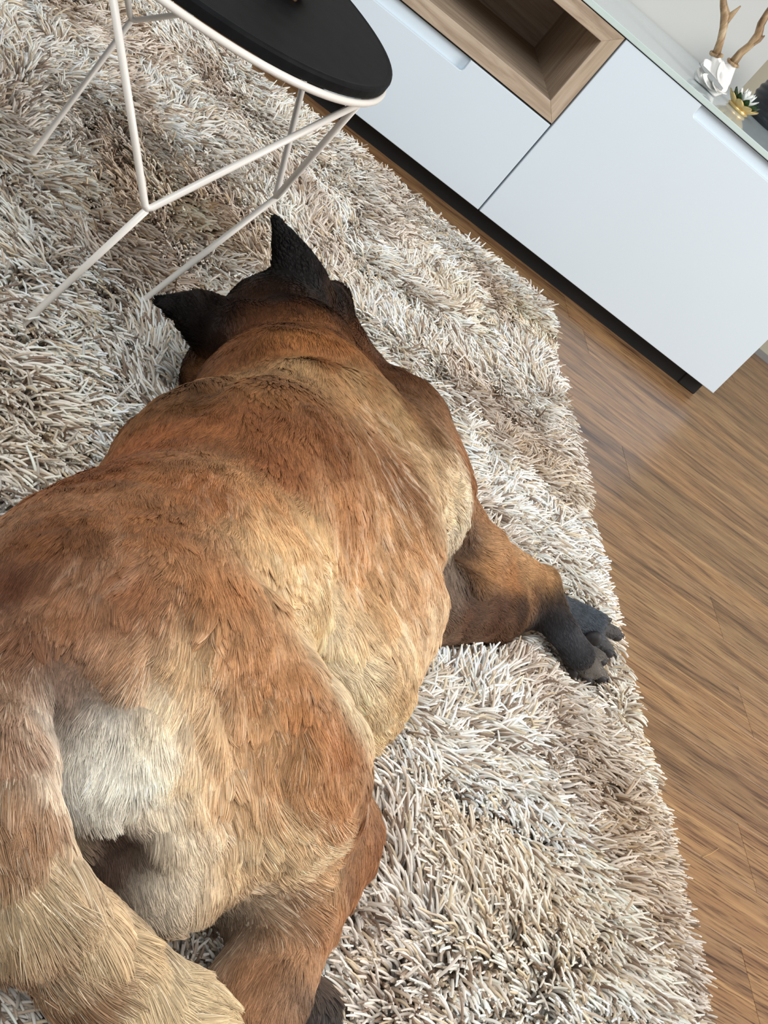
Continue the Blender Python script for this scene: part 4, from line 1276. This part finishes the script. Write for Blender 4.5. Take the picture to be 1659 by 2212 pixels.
# paw pads and claws
TOES = [
    ((-0.5413, -1.2768, 0.0470), (-0.5015, -1.2587, 0.0420)),
    ((-0.5392, -1.2797, 0.0420), (-0.4920, -1.2687, 0.0300)),
    ((-0.5383, -1.2786, 0.0360), (-0.5047, -1.2741, 0.0220)),
    ((-0.5468, -1.2754, 0.0340), (-0.5253, -1.2760, 0.0220)),
    ((-0.5115, -1.1916, 0.0440), (-0.4865, -1.1771, 0.0440)),
    ((-0.4983, -1.1871, 0.0380), (-0.4595, -1.1726, 0.0360)),
    ((-0.4972, -1.1932, 0.0320), (-0.4659, -1.1977, 0.0260)),
    ((-0.5039, -1.1879, 0.0300), (-0.4857, -1.2012, 0.0220)),
]
for a, b in TOES:
    a, b = Vector(a), Vector(b)
    d = (b - a).normalized()
    bm = bmesh.new()
    bmesh.ops.create_icosphere(bm, subdivisions=3, radius=1.0)
    side = d.cross(Vector((0, 0, 1))).normalized(); u_ = side.cross(d)
    w_ = Vector((-0.35, -0.75, -0.1)); w_ = (w_ - d * w_.dot(d)).normalized(); s2 = w_.cross(d)
    c = b + d * 0.0022 + w_ * 0.0050
    for v in bm.verts:
        k = v.co
        v.co = c + d * (k.x * 0.0072) + s2 * (k.y * 0.0058) + w_ * (k.z * 0.0040)
    bm_obj('paw_pad', bm, M_PAD, dog, smooth=True)
    cl_ = [b + d * 0.006 + u_ * 0.002, b + d * 0.013 + u_ * 0.0025, b + d * 0.0175 - u_ * 0.001]
    bm_obj('claw', tube(bmesh.new(), cl_, [0.0026, 0.0019, 0.0005], 8), M_CLAW, dog, smooth=True)
for c in ((-0.5364, -1.2774, 0.0340), (-0.4926, -1.2052, 0.0320)):
    bm = bmesh.new()
    bmesh.ops.create_icosphere(bm, subdivisions=3, radius=1.0)
    for v in bm.verts:
        k = v.co
        v.co = Vector(c) + Vector((k.x * 0.0105, k.y * 0.006, k.z * 0.0095 - 0.002 * abs(k.x)))
    bm_obj('metacarpal_pad', bm, M_PAD, dog, smooth=True)


# ------------------------------------------------------------------ rug
EY = np.array([-2.4, -1.69, -1.43, -1.24, -1.068, -0.852, -0.593, -0.338, -0.153])
EX = np.array([-0.400, -0.414, -0.420, -0.417, -0.424, -0.428, -0.436, -0.430, -0.434]) - 0.010
TX = np.array([-2.2, -1.221, -1.128, -1.034, -0.939, -0.779, -0.634, -0.433])
TY = np.array([-0.10, -0.106, -0.112, -0.118, -0.101, -0.092, -0.120, -0.150]) - 0.024
def edge_x(y): return float(np.interp(y, EY, EX))
def edge_y(x): return float(np.interp(x, TX, TY))
rug_pts = [(edge_x(y), y) for y in np.linspace(-2.35, edge_y(-0.45), 40)] + [(x, edge_y(x)) for x in np.linspace(-0.46, -1.92, 36)] + [(-1.92, -2.35)]
bm = bmesh.new()
va = [bm.verts.new((x, y, 0.0005)) for x, y in rug_pts]
vb = [bm.verts.new((x, y, 0.010)) for x, y in rug_pts]
bm.faces.new(va[::-1]); bm.faces.new(vb)
for i in range(len(va)):
    j = (i + 1) % len(va)
    bm.faces.new((va[i], va[j], vb[j], vb[i]))
bmesh.ops.recalc_face_normals(bm, faces=bm.faces)
rug = bm_obj('shag_rug', bm, M_HEM)
tag(rug, 'thick cream and beige shag rug lying on the wooden floor', 'rug')

SPC = .0036
gx, gy = np.meshgrid(np.arange(-1.915, -0.40, SPC), np.arange(-2.35, -0.04, SPC), indexing='ij')
rt = np.stack([gx.ravel(), gy.ravel()], 1)
rt += RNG.uniform(-0.5, 0.5, rt.shape) * SPC
rt = rt[(rt[:, 1] > -2.15) | (RNG.random(len(rt)) < 0.5)]
ex = np.interp(rt[:, 1], EY, EX)
ey = np.interp(rt[:, 0], TX, TY)
inside = (rt[:, 0] < ex - 0.002) & (rt[:, 1] < ey - 0.002)
rt = rt[inside]; ex = ex[inside]; ey = ey[inside]
r3 = np.c_[rt, np.full(len(rt), 0.028)]
ds = dog_sdf(r3)
ok = ds > -0.004
rt, r3, ds, ex, ey = rt[ok], r3[ok], ds[ok], ex[ok], ey[ok]
n = len(rt)
# tufts: jittered cells of about 2.5 cm that share a lean
CS = 0.025
jit = lambda i, k: (np.sin(i[:, 0] * 127.1 + i[:, 1] * 311.7 + k * 74.7) * 43758.5453) % 1.0
best = np.full(n, 9.0); bi = np.zeros((n, 2))
c0 = np.floor(rt / CS)
for dx in (-1, 0, 1):
    for dy in (-1, 0, 1):
        ci = c0 + [dx, dy]
        cp = (ci + np.stack([jit(ci, 1), jit(ci, 2)], 1)) * CS
        dd = np.linalg.norm(cp - rt, axis=1)
        m = dd < best
        best[m] = dd[m]; bi[m] = ci[m]
cp = (bi + np.stack([jit(bi, 1), jit(bi, 2)], 1)) * CS
p3 = np.c_[rt, np.zeros(n)]
ang = 1.1 * math.pi * NZ[0](p3 * 4.2 + 2) + 1.3 * NZ[1](p3 * 11) + (jit(bi, 3) - 0.5) * 2.4 - 0.9
lean = np.stack([np.cos(ang), np.sin(ang)], 1) * (0.45 + 0.75 * jit(bi, 4))[:, None]
lean += (rt - cp) / CS * 0.55 + RNG.normal(0, 0.12, (n, 2))
# near the border the pile falls outwards
bx = np.clip(1 - (ex - rt[:, 0]) / 0.05, 0, 1); by = np.clip(1 - (ey - rt[:, 1]) / 0.04, 0, 1)
lean[:, 0] += bx * 0.8; lean[:, 1] += by * 0.7
L = 0.039 * (0.75 + 0.4 * RNG.random(n)) * (1 + 0.22 * NZ[2](p3 * 9 + 1)) * (0.8 + 0.35 * jit(bi, 5))
L *= 1 - 0.35 * np.maximum(bx, by)
zone = np.clip((ds + 0.004) / 0.03, 0.35, 1)
L *= zone
M = 6
up0 = np.full(n, 1.15)
d0 = np.c_[lean * 0.35, up0]; d0 /= np.linalg.norm(d0, axis=1, keepdims=True)
tipdir = lean * 1.55 + RNG.normal(0, 0.17, (n, 2))
d1 = np.c_[tipdir, np.full(n, 0.18) + RNG.normal(0, 0.22, n)]; d1 /= np.linalg.norm(d1, axis=1, keepdims=True)
crv = RNG.normal(0, 0.22, (n, 2))
pts = np.zeros((n, M, 3)); pts[:, 0] = np.c_[rt, np.full(n, 0.008)]
for i in range(1, M):
    f_ = (i - 0.5) / (M - 1)
    dd = d0 * (1 - f_) + d1 * f_
    dd[:, :2] += crv * math.sin(f_ * 5.5) * 0.8
    dd /= np.linalg.norm(dd, axis=1, keepdims=True)
    pts[:, i] = pts[:, i - 1] + dd * (L / (M - 1))[:, None]
und = 0.006 * NZ[3](p3 * 7 + 4)
pts[:, 1:, 2] += und[:, None] * np.linspace(0.3, 1, M - 1)[None]
pts[:, :, 2] = np.maximum(pts[:, :, 2], 0.0045)
near = ds < 0.06
for it in range(2):
    fl_ = pts[near][:, 1:].reshape(-1, 3)
    sdv = dog_sdf(fl_)
    push = np.clip(0.004 - sdv, 0, 0.03)
    g = grad(dog_sdf, fl_[push > 0]) if (push > 0).any() else None
    if g is not None:
        fl_[push > 0] += g * push[push > 0][:, None]
    tmp = pts[near]; tmp[:, 1:] = fl_.reshape(-1, M - 1, 3); pts[near] = tmp
pts[:, :, 2] = np.maximum(pts[:, :, 2], 0.0045)
YC = np.array([lin(250, 243, 233), lin(238, 228, 215), lin(208, 190, 170), lin(150, 129, 112), lin(226, 208, 180)])
pick = RNG.choice(5, n, p=[0.44, 0.24, 0.14, 0.10, 0.08])
yc = YC[pick]
tone = 0.97 + 0.12 * NZ[4](p3 * 12 + 5) + RNG.normal(0, 0.05, n)
kh = np.clip(NZ[5](p3 * 6 + 7) * 1.0 - 0.2, 0, 0.4)[:, None]
yc = yc * tone[:, None]
tp = np.clip(NZ[1](np.c_[rt @ np.array([[0.9, -0.45], [0.45, 0.9]]), np.zeros(n)] * np.array([13.0, 4.5, 1]) + 31) * 1.5 - 0.25, 0, 0.8)[:, None]
yc = yc * (1 - tp) + yc * np.array([0.66, 0.58, 0.52]) * tp
yc = yc * (1 - kh) + yc * np.array([0.86, 0.74, 0.56]) * kh
yt = np.repeat(yc[:, None, :], M, 1) * np.array([0.45, 0.6, 0.8, 0.95, 1.04, 1.08])[None, :, None]  # roots darkened, tips lightened: shade between tufts painted into the yarn
rad = 0.00108 * (0.8 + 0.4 * RNG.random((n, 1))) * np.array([0.9, 1.0, 1.1, 1.1, 1.0, 0.62])[None]
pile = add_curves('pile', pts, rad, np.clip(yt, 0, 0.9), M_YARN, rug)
tag(pile, kind='stuff')

# one shed hair on the floor
bm = tube(bmesh.new(), [(-0.3456, -1.4306, 0.0008), (-0.3319, -1.4184, 0.0030), (-0.3124, -1.3962, 0.0008)], 0.00035, 5)
tag(bm_obj('shed_hair', bm, plain('straw_hair', (196, 156, 100), 0.5), smooth=True), 'single pale hair lying on the wooden floor beside the rug', 'hair')
